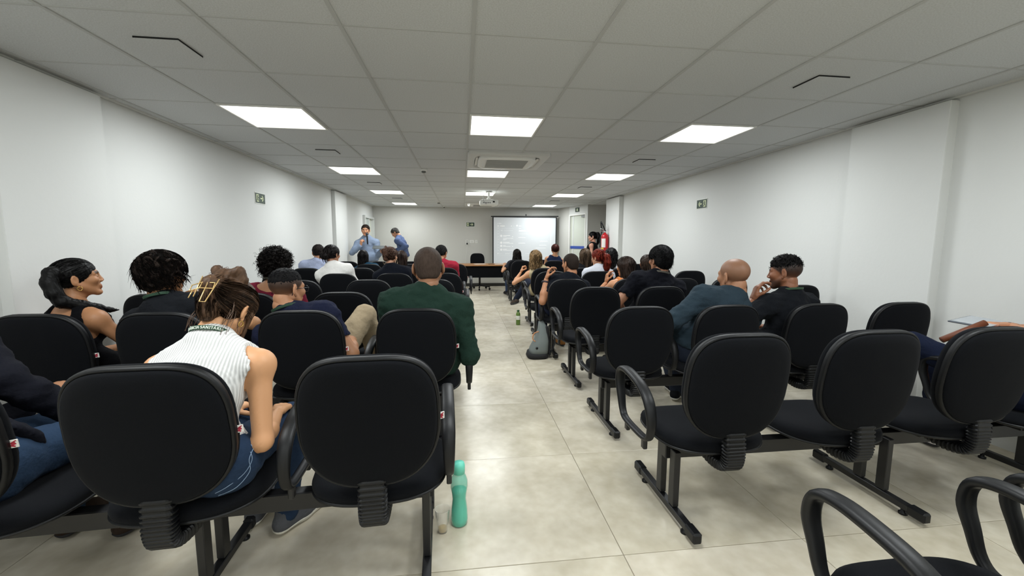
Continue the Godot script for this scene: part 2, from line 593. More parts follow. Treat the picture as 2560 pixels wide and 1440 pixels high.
func projector() -> void:
	var o := thing("projector", "white projector hanging from the ceiling on a short pole over the aisle", "projector", Vector3(0.535, CEIL, -8.3))
	part("ceiling_mount", Shape.new().box(Vector3(0, -0.008, 0), Vector3(0.12, 0.016, 0.12), 0.003).done(), M.white_plastic, o)
	part("pole", Shape.new().tube(pv([0, 0, 0, 0, -0.13, 0]), 0.02, 12).done(), M.white_plastic, o)
	part("bracket", Shape.new().box(Vector3(0, -0.14, 0), Vector3(0.07, 0.03, 0.1), 0.004).box(Vector3(0, -0.155, 0), Vector3(0.2, 0.012, 0.16), 0.004).done(), M.white_plastic, o)
	var sec := rounded_section(0.36, 0.105, 0.025, 5)
	var b := Shape.new()
	b.sweep(pv([0, -0.215, 0.135, 0, -0.215, 0.125, 0, -0.215, -0.125, 0, -0.215, -0.135]), sec, Vector3.RIGHT, false, PackedFloat32Array([0.95, 1.0, 1.0, 0.95]))
	part("body", b.done(), M.white_plastic, o)
	var pt := Shape.new()
	for k in 5:
		pt.box(Vector3(-0.11 + k * 0.032, -0.225, 0.137), Vector3(0.02, 0.014, 0.004), 0.001)
	pt.box(Vector3(0.09, -0.205, 0.137), Vector3(0.04, 0.03, 0.004), 0.001)
	part("ports", pt.done(), M.dark, o)
	var vt := Shape.new()
	for k in 6:
		vt.box(Vector3(0.182, -0.235 + k * 0.009, 0.02), Vector3(0.004, 0.004, 0.16))
	part("vent", vt.done(), M.grey_plastic, o)
	part("lens", Shape.new().lathe(pv2([0.035, 0.0, 0.035, 0.03, 0.028, 0.03, 0.0, 0.02]), Vector3(0.08, -0.215, -0.13), 20, Basis(Vector3.RIGHT, -PI / 2)).done(), M.dark, o)
	part("cable", Shape.new().tube(curve(pv([-0.02, 0.0, 0.04, -0.1, -0.08, 0.08, -0.12, -0.17, 0.15, -0.07, -0.25, 0.155, -0.05, -0.235, 0.137]), 6), 0.004, 6).done(), M.grey_plastic, o)

# a green exit sign: a board with a running figure in a doorway and an arrow
func exit_board(called: String, label: String, tr: Transform3D, flip: bool) -> void:
	var o := thing(called, label, "sign")
	o.transform = tr
	var s := -1.0 if flip else 1.0
	part("backing", bx(Vector3(0, 0, 0.003), Vector3(0.262, 0.142, 0.005), 0.001), mat("#e4e6df", 0.6), o)
	part("board", bx(Vector3(0, 0, 0.007), Vector3(0.24, 0.12, 0.006), 0.001), mat("#35463a", 0.5), o)
	var pale := mat("#d5dcb4", 0.6)
	part("doorway", bx(Vector3(-0.075 * s, 0.0, 0.0105), Vector3(0.058, 0.092, 0.002)), pale, o)
	var fig := Shape.new()
	fig.box(Vector3(-0.072 * s, 0.03, 0.0125), Vector3(0.014, 0.014, 0.002))
	fig.box(Vector3(-0.076 * s, 0.006, 0.0125), Vector3(0.014, 0.034, 0.002), 0.0, Basis(Vector3(0, 0, 1), 0.3 * s))
	fig.box(Vector3(-0.064 * s, -0.022, 0.0125), Vector3(0.009, 0.034, 0.002), 0.0, Basis(Vector3(0, 0, 1), 0.7 * s))
	fig.box(Vector3(-0.087 * s, -0.022, 0.0125), Vector3(0.009, 0.034, 0.002), 0.0, Basis(Vector3(0, 0, 1), -0.5 * s))
	fig.box(Vector3(-0.062 * s, 0.008, 0.0125), Vector3(0.007, 0.026, 0.002), 0.0, Basis(Vector3(0, 0, 1), 1.1 * s))
	part("running_figure", fig.done(), mat("#35463a", 0.5), o)
	var ar := Shape.new()
	ar.box(Vector3(0.03 * s, 0, 0.0105), Vector3(0.07, 0.016, 0.002))
	ar.box(Vector3(0.057 * s, 0.015, 0.0105), Vector3(0.052, 0.015, 0.002), 0.0, Basis(Vector3(0, 0, 1), -0.75 * s))
	ar.box(Vector3(0.057 * s, -0.015, 0.0105), Vector3(0.052, 0.015, 0.002), 0.0, Basis(Vector3(0, 0, 1), 0.75 * s))
	part("arrow", ar.done(), pale, o)

func wall_fittings() -> void:
	exit_board("exit_sign", "green exit sign with an arrow pointing right on the left wall", Transform3D(Basis(Vector3.UP, PI / 2), Vector3(XL, 1.84, -5.57)), false)
	exit_board("exit_sign", "green exit sign with an arrow pointing left on the right wall", Transform3D(Basis(Vector3.UP, -PI / 2), Vector3(XR, 1.865, -5.58)), true)
	exit_board("exit_sign", "green exit sign on the end wall left of the projection screen", Transform3D(Basis.IDENTITY, Vector3(0.24, 1.825, ZB)), false)
	# sockets and switches on the end wall
	var plate := func(called: String, label: String, c: Vector3, w: float, h: float) -> Node3D:
		var o := thing(called, label, "socket", c)
		part("plate", bx(Vector3(0, 0, 0.004), Vector3(w, h, 0.008), 0.002), M.white_plastic, o)
		part("inset", bx(Vector3(0, 0, 0.0085), Vector3(w * 0.72, h * 0.7, 0.003), 0.001), mat("#cfcfc9", 0.5), o)
		return o
	var s1: Node3D = plate.call("wall_socket", "white wall socket with a black plug on the end wall", Vector3(0.14, 1.31, ZB), 0.075, 0.12)
	part("upper_outlet", bx(Vector3(0, 0.035, 0.011), Vector3(0.03, 0.018, 0.006), 0.002), mat("#6d6d6a", 0.6), s1)
	var pl := thing("power_plug", "black power plug with a thin white cable hanging on the end wall", "plug", Vector3(0.14, 1.265, ZB + 0.012))
	part("plug_body", Shape.new().box(Vector3(0, 0, 0.02), Vector3(0.035, 0.055, 0.04), 0.006).done(), M.black_plastic, pl)
	part("cable", Shape.new().tube(curve(pv([0, -0.02, 0.03, -0.01, -0.2, 0.02, -0.05, -0.5, 0.015, -0.08, -0.8, 0.02, -0.05, -1.245, 0.05]), 8), 0.004, 6).done(), mat("#d8d8d2", 0.6), pl)
	plate.call("wall_socket", "middle and widest of the white plates on the end wall", Vector3(0.28, 1.325, ZB), 0.12, 0.085)
	plate.call("wall_socket", "right small white plate on the end wall nearest the screen", Vector3(0.41, 1.325, ZB), 0.075, 0.085)
	# skirting on the end wall
	struct("baseboard_back", span(Vector3(XL, 0, ZB), Vector3(2.86, 0.09, ZB + 0.012), 0.002), mat("#2a2926", 0.5))
	# glazed opening on the left wall
	var wn := struct("window_1", Shape.new().box(Vector3(XL, 0.995, -10.98), Vector3(0.13, 1.99, 0.06), 0.004).box(Vector3(XL, 0.995, -12.03), Vector3(0.13, 1.99, 0.06), 0.004).box(Vector3(XL, 1.96, -11.5), Vector3(0.13, 0.06, 1.0), 0.004).box(Vector3(XL, 0.03, -11.5), Vector3(0.13, 0.06, 1.0), 0.004).done(), M.alu)
	part("mullion", bx(Vector3(XL, 0.995, -11.5), Vector3(0.08, 1.9, 0.05), 0.003), M.alu, wn)
	part("pane", bx(Vector3(XL, 0.995, -11.24), Vector3(0.008, 1.88, 0.48)), mat("#b3bdb7", 0.2), wn)
	part("pane", bx(Vector3(XL - 0.02, 0.995, -11.76), Vector3(0.008, 1.88, 0.48)), mat("#d9ddd0", 0.25), wn)
	# fire extinguisher on the far pilaster of the right wall
	var e := thing("fire_extinguisher", "red fire extinguisher with a black hose hung on the far right pillar", "fire extinguisher", Vector3(3.245, 1.0, -9.08))
	var red := mat("#b3141d", 0.3)
	part("cylinder", Shape.new().lathe(pv2([0.0, 0.0, 0.06, 0.002, 0.08, 0.02, 0.083, 0.06, 0.083, 0.42, 0.075, 0.47, 0.045, 0.51, 0.025, 0.52, 0.02, 0.54, 0.0, 0.54]), Vector3.ZERO, 28).done(), red, e)
	part("label_sticker", arc_patch(0.0845, 0.2, 0.4, -2.9, -1.7), mat("#e6e2dc", 0.6), e)
	part("label_sticker", arc_patch(0.0845, 0.12, 0.19, -3.2, -2.2), mat("#d9c14a", 0.6), e)
	part("valve", Shape.new().box(Vector3(0, 0.56, 0), Vector3(0.045, 0.05, 0.045), 0.008).box(Vector3(-0.04, 0.6, 0), Vector3(0.14, 0.014, 0.022), 0.004, Basis(Vector3(0, 0, 1), -0.35)).box(Vector3(-0.04, 0.57, 0), Vector3(0.12, 0.012, 0.02), 0.004).done(), M.chrome, e)
	part("hose", Shape.new().tube(curve(pv([0.0, 0.57, 0.03, -0.04, 0.64, 0.04, -0.085, 0.74, 0.03, -0.1, 0.78, 0.0, -0.085, 0.7, -0.03, -0.06, 0.58, -0.04, -0.09, 0.4, -0.05, -0.095, 0.2, -0.04]), 6), 0.013, 8).done(), M.black_plastic, e)
	part("safety_ring", Shape.new().tube(curve(pv([0.02, 0.58, 0.02, 0.06, 0.64, 0.02, 0.07, 0.7, 0.01, 0.04, 0.72, 0.0, 0.02, 0.62, 0.0]), 5), 0.004, 6).done(), mat("#dcdcd8", 0.5), e)
	part("wall_hook", bx(Vector3(0.075, 0.48, 0), Vector3(0.06, 0.03, 0.04), 0.003), M.grey_plastic, e)

func arc_patch(r: float, y0: float, y1: float, a0: float, a1: float) -> ArrayMesh:
	var s := Shape.new()
	s.smooth()
	for i in 10:
		var a := lerpf(a0, a1, i / 10.0)
		var b := lerpf(a0, a1, (i + 1) / 10.0)
		var pa := Vector3(cos(a) * r, 0, -sin(a) * r)
		var pb := Vector3(cos(b) * r, 0, -sin(b) * r)
		s.q4(pa + Vector3(0, y0, 0), pb + Vector3(0, y0, 0), pb + Vector3(0, y1, 0), pa + Vector3(0, y1, 0))
	return s.done()

# ---------------------------------------------------------------- the front: screen, desk, chairs
func front_of_room() -> void:
	var sc := thing("projection_screen", "white projection screen with a black border standing before the end wall", "projection screen", Vector3(1.83, 0, -11.95))
	var w := 1.9
	var y0 := 0.62
	var y1 := 2.05
	part("cloth", bx(Vector3(0, (y0 + y1) / 2, 0), Vector3(w, y1 - y0, 0.006)), M.white_plastic, sc)
	part("border", Shape.new().box(Vector3(-w / 2 + 0.012, (y0 + y1) / 2, 0.005), Vector3(0.034, y1 - y0, 0.004)).box(Vector3(w / 2 - 0.012, (y0 + y1) / 2, 0.005), Vector3(0.034, y1 - y0, 0.004)).box(Vector3(0, y1 - 0.008, 0.005), Vector3(w, 0.024, 0.004)).box(Vector3(0, y0 + 0.02, 0.005), Vector3(w, 0.04, 0.004)).done(), mat("#1d1e20", 0.7), sc)
	part("top_bar", Shape.new().box(Vector3(0, y1 + 0.015, 0), Vector3(w + 0.1, 0.03, 0.03), 0.006, Basis(Vector3(0, 0, 1), 0.012)).done(), M.black_metal, sc)
	part("hook", Shape.new().box(Vector3(0.03, y1 + 0.05, 0), Vector3(0.03, 0.06, 0.03), 0.006).done(), M.black_metal, sc)
	part("bottom_case", Shape.new().tube(pv([-w / 2 - 0.03, y0 - 0.03, 0, w / 2 + 0.03, y0 - 0.03, 0]), 0.04, 14).done(), M.black_metal, sc)
	var tp := Shape.new().tube(pv([0.03, 0.3, -0.05, 0.03, y1 + 0.03, -0.05]), 0.016, 10)
	for k in 3:
		var a := TAU * k / 3 + 0.5
		tp.tube(pv([0.03, 0.4, -0.05, 0.03 + cos(a) * 0.4, 0.015, -0.05 + sin(a) * 0.13]), 0.011, 8)
	part("tripod", tp.done(), M.black_metal, sc)
	part("projected_picture", picture_quad(w - 0.05, y1 - y0 - 0.02, Vector3(0, (y0 + y1) / 2 + 0.01, 0.0035)), screen_material(), sc)
	# desk
	var wood := mat("#b98a5e", 0.4)
	wood.albedo_texture = noise_tex(0.02, Color(0.85, 0.8, 0.75), Color(1, 1, 1), 60, 256, 4)
	tri(wood, Vector3(1, 8, 8))
	var d := thing("desk", "long wood topped desk with a black front panel before the screen", "desk", Vector3(0.62, 0, -10.85))
	part("desktop", bx(Vector3(0, 0.715, 0), Vector3(1.62, 0.04, 0.68), 0.006), wood, d)
	part("front_panel", bx(Vector3(0, 0.54, 0.26), Vector3(1.5, 0.3, 0.018), 0.003), mat("#0d0e10", 0.85, 0.0, 0.2), d)
	for s in [-1.0, 1.0]:
		part("leg", Shape.new().box(Vector3(s * 0.72, 0.36, 0), Vector3(0.06, 0.67, 0.05), 0.004).box(Vector3(s * 0.72, 0.025, 0), Vector3(0.05, 0.04, 0.6), 0.008).box(Vector3(s * 0.72, 0.68, 0), Vector3(0.05, 0.03, 0.56), 0.004).done(), M.black_metal, d)
	var sh := thing("paper_sheet", "white paper sheet lying on the left of the desk", "paper", Vector3(0.45, 0.7352, -10.75), 0.2)
	part("sheet", bx(Vector3(0, 0.002, 0), Vector3(0.297, 0.003, 0.21)), mat("#f2f2ee", 0.8), sh)
	var sh2 := thing("paper_sheet", "white paper sheet lying on the right of the desk", "paper", Vector3(0.98, 0.7352, -10.7), -0.1)
	part("sheet", bx(Vector3(0, 0.002, 0), Vector3(0.25, 0.003, 0.19)), mat("#efefea", 0.8), sh2)
	var ph := thing("phone", "dark phone lying on the desk between the papers", "phone", Vector3(0.75, 0.7352, -10.68), 0.5)
	part("case", bx(Vector3(0, 0.005, 0), Vector3(0.15, 0.009, 0.075), 0.003), M.black_plastic, ph)
	office_chair(Vector3(0.47, 0, -11.3), PI + 0.25, "black swivel office chair behind the desk")
	office_chair(Vector3(-1.62, 0, -10.15), PI * 0.5, "black swivel office chair at the front left beside the speaker")

func picture_quad(w: float, h: float, c: Vector3) -> ArrayMesh:
	var st := SurfaceTool.new()
	st.begin(Mesh.PRIMITIVE_TRIANGLES)
	var p := [Vector3(-w / 2, -h / 2, 0), Vector3(-w / 2, h / 2, 0), Vector3(w / 2, h / 2, 0), Vector3(w / 2, -h / 2, 0)]
	var uv := [Vector2(0, 1), Vector2(0, 0), Vector2(1, 0), Vector2(1, 1)]
	for i in [0, 1, 2, 0, 2, 3]:
		st.set_normal(Vector3(0, 0, 1))
		st.set_uv(uv[i])
		st.add_vertex(c + p[i])
	return st.commit()

# the washed-out chat window that the projector throws: pale grey with white marks
func screen_material() -> StandardMaterial3D:
	var im := Image.create(1024, 768, false, Image.FORMAT_RGB8)
	var bg := Color("#d3d7da")
	im.fill(bg)
	var wt := Color("#f4f6f7")
	var mid := Color("#dde1e3")
	var r := func(x: int, y: int, w: int, h: int, c: Color) -> void:
		im.fill_rect(Rect2i(x, y, w, h), c)
	var disc := func(x: int, y: int, q: int, c: Color) -> void:
		for j in range(-q, q + 1):
			var k := int(sqrt(float(q * q - j * j)))
			im.fill_rect(Rect2i(x - k, y + j, 2 * k, 1), c)
	r.call(60, 120, 3, 495, mid)
	r.call(940, 190, 4, 430, wt)
	r.call(60, 610, 890, 3, mid)
	r.call(95, 130, 3, 480, mid)
	disc.call(68, 106, 6, wt)
	r.call(82, 102, 45, 8, wt)
	disc.call(76, 146, 11, wt)
	r.call(106, 140, 76, 13, wt)
	disc.call(290, 145, 8, wt)
	r.call(328, 138, 3, 14, wt)
	disc.call(382, 138, 14, wt)
	r.call(410, 138, 42, 13, wt)
	for x in [808, 845, 885, 925]:
		disc.call(x, 138, 9 if x == 808 else 6, wt)
	var rg := RandomNumberGenerator.new()
	rg.seed = 3
	for k in 10:
		disc.call(76, 180 + k * 44, 7, Color("#e6eaec"))
	r.call(120, 180, 210, 5, mid)
	r.call(118, 214, 30, 7, wt)
	r.call(165, 216, 150, 4, Color("#e9edee"))
	var rows := [[292, 120, 115, 55], [400, 135, 105, 165], [450, 135, 45, 120], [510, 135, 60, 140]]
	for q in rows:
		disc.call(125, q[0] + 10, 18, wt)
		r.call(155, q[0], q[2], 9, wt)
		r.call(155, q[0] + 18, q[3], 6, wt)
		r.call(300, q[0] + 16, 18, 9, wt)
	r.call(155, 338, 165, 6, wt)
	r.call(155, 352, 60, 6, wt)
	r.call(155, 366, 40, 6, wt)
	r.call(410, 180, 40, 6, wt)
	r.call(410, 210, 118, 8, wt)
	r.call(410, 224, 155, 6, wt)
	r.call(410, 266, 210, 4, Color("#e4e8ea"))
	r.call(405, 322, 115, 7, wt)
	r.call(405, 412, 112, 7, wt)
	r.call(625, 350, 12, 12, mid)
	r.call(760, 382, 130, 6, wt)
	r.call(750, 446, 120, 6, wt)
	r.call(690, 492, 170, 6, wt)
	for x in [70, 200, 222, 250, 535, 560, 585]:
		disc.call(x, 585, 6, wt)
	r.call(84, 582, 50, 6, mid)
	var m := mat("#ffffff", 0.75, 0.0, 0.3)
	m.albedo_texture = ImageTexture.create_from_image(im)
	m.emission_enabled = true
	m.emission_texture = m.albedo_texture
	m.emission_operator = BaseMaterial3D.EMISSION_OP_MULTIPLY
	m.emission = Color(1, 1, 1)
	m.emission_energy_multiplier = 0.16
	return m

func office_chair(at: Vector3, turn: float, label: String) -> void:
	var o := thing("office_chair", label, "chair", at, turn)
	part("backrest", back_mesh(0.42, 0.44), M.fabric, o, Vector3(0, 0.78, 0.24), Basis(Vector3.RIGHT, 0.1))
	part("seat", seat_mesh(), M.fabric, o, Vector3(0, 0.02, 0))
	part("back_post", Shape.new().sweep(curve(pv([0, 0.7, 0.27, 0, 0.5, 0.27, 0, 0.41, 0.22, 0, 0.4, 0.05]), 6), rounded_section(0.07, 0.02, 0.008)).done(), M.black_plastic, o)
	part("column", Shape.new().tube(pv([0, 0.12, 0, 0, 0.42, 0]), 0.028, 14).done(), M.black_metal, o)
	for k in 5:
		var b := Basis(Vector3.UP, TAU * k / 5 + 0.3)
		var f := part("base_spoke", Shape.new().box(Vector3(0, 0.1, 0.15), Vector3(0.04, 0.03, 0.3), 0.006, Basis(Vector3.RIGHT, 0.1)).done(), M.black_plastic, o, Vector3.ZERO, b)
		part("caster", Shape.new().lathe(pv2([0.0, -0.022, 0.024, -0.022, 0.028, -0.015, 0.028, 0.015, 0.024, 0.022, 0.0, 0.022]), Vector3(0, 0.028, 0.29), 16, Basis(Vector3(0, 0, 1), PI / 2)).box(Vector3(0, 0.065, 0.28), Vector3(0.02, 0.04, 0.02), 0.003).done(), M.black_plastic, f)

# ---------------------------------------------------------------- benches
func outline(w: float, h: float, inset: float, n := 56) -> PackedVector2Array:
	var r := PackedVector2Array()
	for i in n:
		var a := TAU * i / n
		var ca := cos(a)
		var sa := sin(a)
		var e := 2.0 / (3.6 if sa > 0 else 2.9)
		var x := signf(ca) * pow(absf(ca), e)
		var y := signf(sa) * pow(absf(sa), e)
		var tp := 1.0 - (0.07 * y * y if y > 0 else 0.12 * y * y)
		r.append(Vector2(x * (w / 2 - inset) * tp, y * (h / 2 - inset)))
	return r

func back_ring(w: float, h: float, inset: float, z: float) -> PackedVector3Array:
	var r := PackedVector3Array()
	for p in outline(w, h, inset):
		r.append(Vector3(p.x, p.y, z - 0.5 * p.x * p.x))
	return r

# the upholstered front and the rear panel of a backrest, one mesh
func back_mesh(w: float, h: float) -> ArrayMesh:
	var s := Shape.new()
	var rings := []
	for q in [[0.2, -0.05], [0.11, -0.05], [0.05, -0.046], [0.02, -0.038], [0.006, -0.026], [0.001, -0.012], [0.003, -0.002]]:
		rings.append(back_ring(w, h, minf(q[0], h / 2 - 0.005), q[1]))
	s.loft(rings, true, true)
	return s.done()

func back_panel(w: float, h: float) -> ArrayMesh:
	var s := Shape.new()
	var rings := []
	for q in [[0.0105, 0.0], [0.0105, 0.02], [0.013, 0.026], [0.02, 0.031], [0.05, 0.036], [0.12, 0.04], [0.2, 0.041]]:
		rings.append(back_ring(w, h, minf(q[0], h / 2 - 0.005), q[1]))
	s.loft(rings, false, true)
	return s.done()

func back_rim(w: float, h: float) -> ArrayMesh:
	var s := Shape.new()
	var rings := []
	for q in [[0.004, -0.003], [0.0, 0.0], [0.0, 0.014], [0.002, 0.019], [0.006, 0.0215], [0.0095, 0.021], [0.0105, 0.016]]:
		rings.append(back_ring(w, h, q[0], q[1]))
	s.loft(rings, false, false)
	return s.done()

func seat_ring(inset: float, y: float, n := 56) -> PackedVector3Array:
	var r := PackedVector3Array()
	for i in n:
		var a := TAU * i / n
		var ca := cos(a)
		var sa := sin(a)
		var e := 2.0 / (3.4 if sa > 0 else 2.7)
		var x := signf(ca) * pow(absf(ca), e) * (0.245 - inset)
		var z := -signf(sa) * pow(absf(sa), e) * (0.225 - inset) + 0.045
		var dip := 0.0
		if y > 0.42:
			dip = -0.012 * clampf((-z - 0.08) / 0.1, 0, 1) * clampf((-z - 0.08) / 0.1, 0, 1)
		r.append(Vector3(x, y + dip, z))
	return r

func seat_mesh() -> ArrayMesh:
	var rings := []
	for q in [[0.006, 0.408], [0.0, 0.415], [-0.002, 0.428], [0.003, 0.442], [0.018, 0.453], [0.05, 0.457], [0.11, 0.455], [0.21, 0.452]]:
		rings.append(seat_ring(q[0], q[1]))
	return Shape.new().loft(rings, false, true).done()

func pan_mesh() -> ArrayMesh:
	var rings := []
	for q in [[0.2, 0.386], [0.1, 0.386], [0.03, 0.39], [0.005, 0.398], [-0.003, 0.404], [-0.003, 0.41], [0.004, 0.413]]:
		rings.append(seat_ring(q[0], q[1]))
	return Shape.new().loft(rings, true, false).done()

func arm_mesh() -> ArrayMesh:
	var path := curve(pv([0, 0.43, 0.15, 0, 0.475, 0.187, 0, 0.54, 0.188, 0, 0.605, 0.155, 0, 0.648, 0.085, 0, 0.668, -0.01, 0, 0.673, -0.1, 0, 0.652, -0.158, 0, 0.59, -0.172, 0, 0.52, -0.15, 0, 0.455, -0.125, 0, 0.425, -0.085, 0, 0.42, 0.02]), 5, true)
	var sc := PackedFloat32Array()
	for p in path:
		sc.append(0.72 + 0.28 * clampf((p.y - 0.45) / 0.14, 0, 1))
	var sec := PackedVector2Array()
	for i in 12:
		var a := TAU * i / 12
		sec.append(Vector2(0.0255 * signf(cos(a)) * pow(absf(cos(a)), 0.75), 0.0145 * signf(sin(a)) * pow(absf(sin(a)), 0.75)))
	return Shape.new().sweep(path, sec, Vector3.RIGHT, true, sc).done()

func bellows_mesh() -> ArrayMesh:
	var path := curve(pv([0, 0.53, 0.29, 0, 0.45, 0.297, 0, 0.39, 0.297, 0, 0.347, 0.275, 0, 0.332, 0.2, 0, 0.345, 0.12]), 18)
	var sc := PackedFloat32Array()
	for i in path.size():
		sc.append([1.0, 1.0, 0.86, 0.86][i % 4])
	return Shape.new().sweep(path, rounded_section(0.094, 0.046, 0.014, 4), Vector3.RIGHT, false, sc, -1).done()

var BM := {}

func bench_meshes() -> void:
	BM.back = back_mesh(0.455, 0.465)
	BM.panel = back_panel(0.455, 0.465)
	BM.rim = back_rim(0.455, 0.465)
	BM.seat = seat_mesh()
	BM.pan = pan_mesh()
	BM.arm = arm_mesh()
	BM.arm_bracket = Shape.new().box(Vector3(0, 0.4, 0.13), Vector3(0.02, 0.05, 0.03), 0.004).box(Vector3(0, 0.4, -0.06), Vector3(0.02, 0.05, 0.03), 0.004).done()
	BM.bellows = bellows_mesh()
	BM.bracket = Shape.new().box(Vector3(0, 0.366, 0.03), Vector3(0.16, 0.045, 0.2), 0.004).box(Vector3(0, 0.36, 0.13), Vector3(0.07, 0.02, 0.16), 0.003).done()
	BM.tag = bx(Vector3(0, 0, 0), Vector3(0.026, 0.026, 0.003), 0.001)
	var mk := Shape.new()
	mk.box(Vector3(0.003, 0.001, 0.002), Vector3(0.009, 0.009, 0.0015), 0.0, Basis(Vector3(0, 0, 1), 0.4))
	mk.box(Vector3(0.004, 0.007, 0.002), Vector3(0.012, 0.003, 0.0015), 0.0, Basis(Vector3(0, 0, 1), 0.5))
	mk.box(Vector3(0.001, -0.006, 0.002), Vector3(0.011, 0.004, 0.0015), 0.0, Basis(Vector3(0, 0, 1), -0.5))
	BM.mark = mk.done()
	BM.leg = Shape.new().box(Vector3(0, 0.045, 0), Vector3(0.034, 0.032, 0.56), 0.003).box(Vector3(0, 0.2, 0.092), Vector3(0.03, 0.27, 0.048), 0.003).box(Vector3(0, 0.2, -0.028), Vector3(0.03, 0.27, 0.048), 0.003).done()
	BM.cap = Shape.new().box(Vector3(0, 0.044, 0), Vector3(0.042, 0.05, 0.08), 0.008).done()
	BM.glide = Shape.new().lathe(pv2([0.0, 0.0, 0.018, 0.0, 0.018, 0.01, 0.01, 0.014, 0.01, 0.032, 0.0, 0.032]), Vector3.ZERO, 14).done()

# a bench: one beam on feet, seats at the given x, arms at the given x, feet at the given x; z0 is the line of the feet
func bench(label: String, z0: float, xs: Array, arms: Array, feet: Array, lift := 0.0, group := "black beam seating benches") -> Node3D:
	var x0: float = xs[0]
	var o := thing("seating_bench", label, "bench", Vector3(x0, 0, z0), 0.0, group)
	var lo: float = minf(xs.min(), feet.min() + 0.03) - 0.06 - x0
	var hi: float = maxf(xs.max(), feet.max() - 0.03) + 0.06 - x0
	part("beam", bx(Vector3((lo + hi) / 2, 0.308, 0.03), Vector3(hi - lo, 0.07, 0.05), 0.004), M.black_metal, o)
	for f in feet:
		var l := part("leg_frame", BM.leg, M.black_metal, o, Vector3(f - x0, 0, 0))
		for s in [-1.0, 1.0]:
			part("end_cap", BM.cap, M.black_plastic, l, Vector3(0, 0, s * 0.265))
			part("glide", BM.glide, M.black_plastic, l, Vector3(0, 0, s * 0.2))
	for x in xs:
		var c: float = x - x0
		var seat := part("seat", BM.seat, M.fabric, o, Vector3(c, 0, 0))
		part("seat_pan", BM.pan, M.black_plastic, seat)
		part("bracket", BM.bracket, M.black_metal, seat)
		var rot := Basis(Vector3.RIGHT, 0.13)
		var bk := part("backrest", BM.back, M.fabric, o, Vector3(c, 0.705 + lift, 0.305), rot)
		part("rim", BM.rim, M.rim, bk)
		part("rear_panel", BM.panel, M.fabric, bk)
		part("bellows_cover", BM.bellows, M.black_plastic, bk, rot.inverse() * (-Vector3(0, 0.705 + lift, 0.305)) + rot.inverse() * Vector3(0, lift, 0), rot.inverse())
		var tg := part("label_tag", BM.tag, M.tagm, bk, Vector3(0.228, -0.01, -0.03), Basis(Vector3.UP, 0.35))
		part("red_mark", BM.mark, M.red, tg)
	for a in arms:
		var ar := part("armrest", BM.arm, M.black_plastic, o, Vector3(a - x0, 0, 0))
		part("arm_bracket", BM.arm_bracket, M.black_metal, ar)
	return o

const ROWS_R := [-1.80, -2.75, -3.70, -4.63, -5.46, -6.4, -7.5, -8.85, -9.75]
const ROWS_L := [-1.62, -2.64, -3.47, -4.49, -5.33, -6.4, -7.45, -8.45]

# swing a bench about its end by the aisle
func swing(o: Node3D, angle: float, pivot: Vector3) -> void:
	o.position = pivot + Basis(Vector3.UP, angle) * (o.position - pivot)
	o.rotation.y = angle

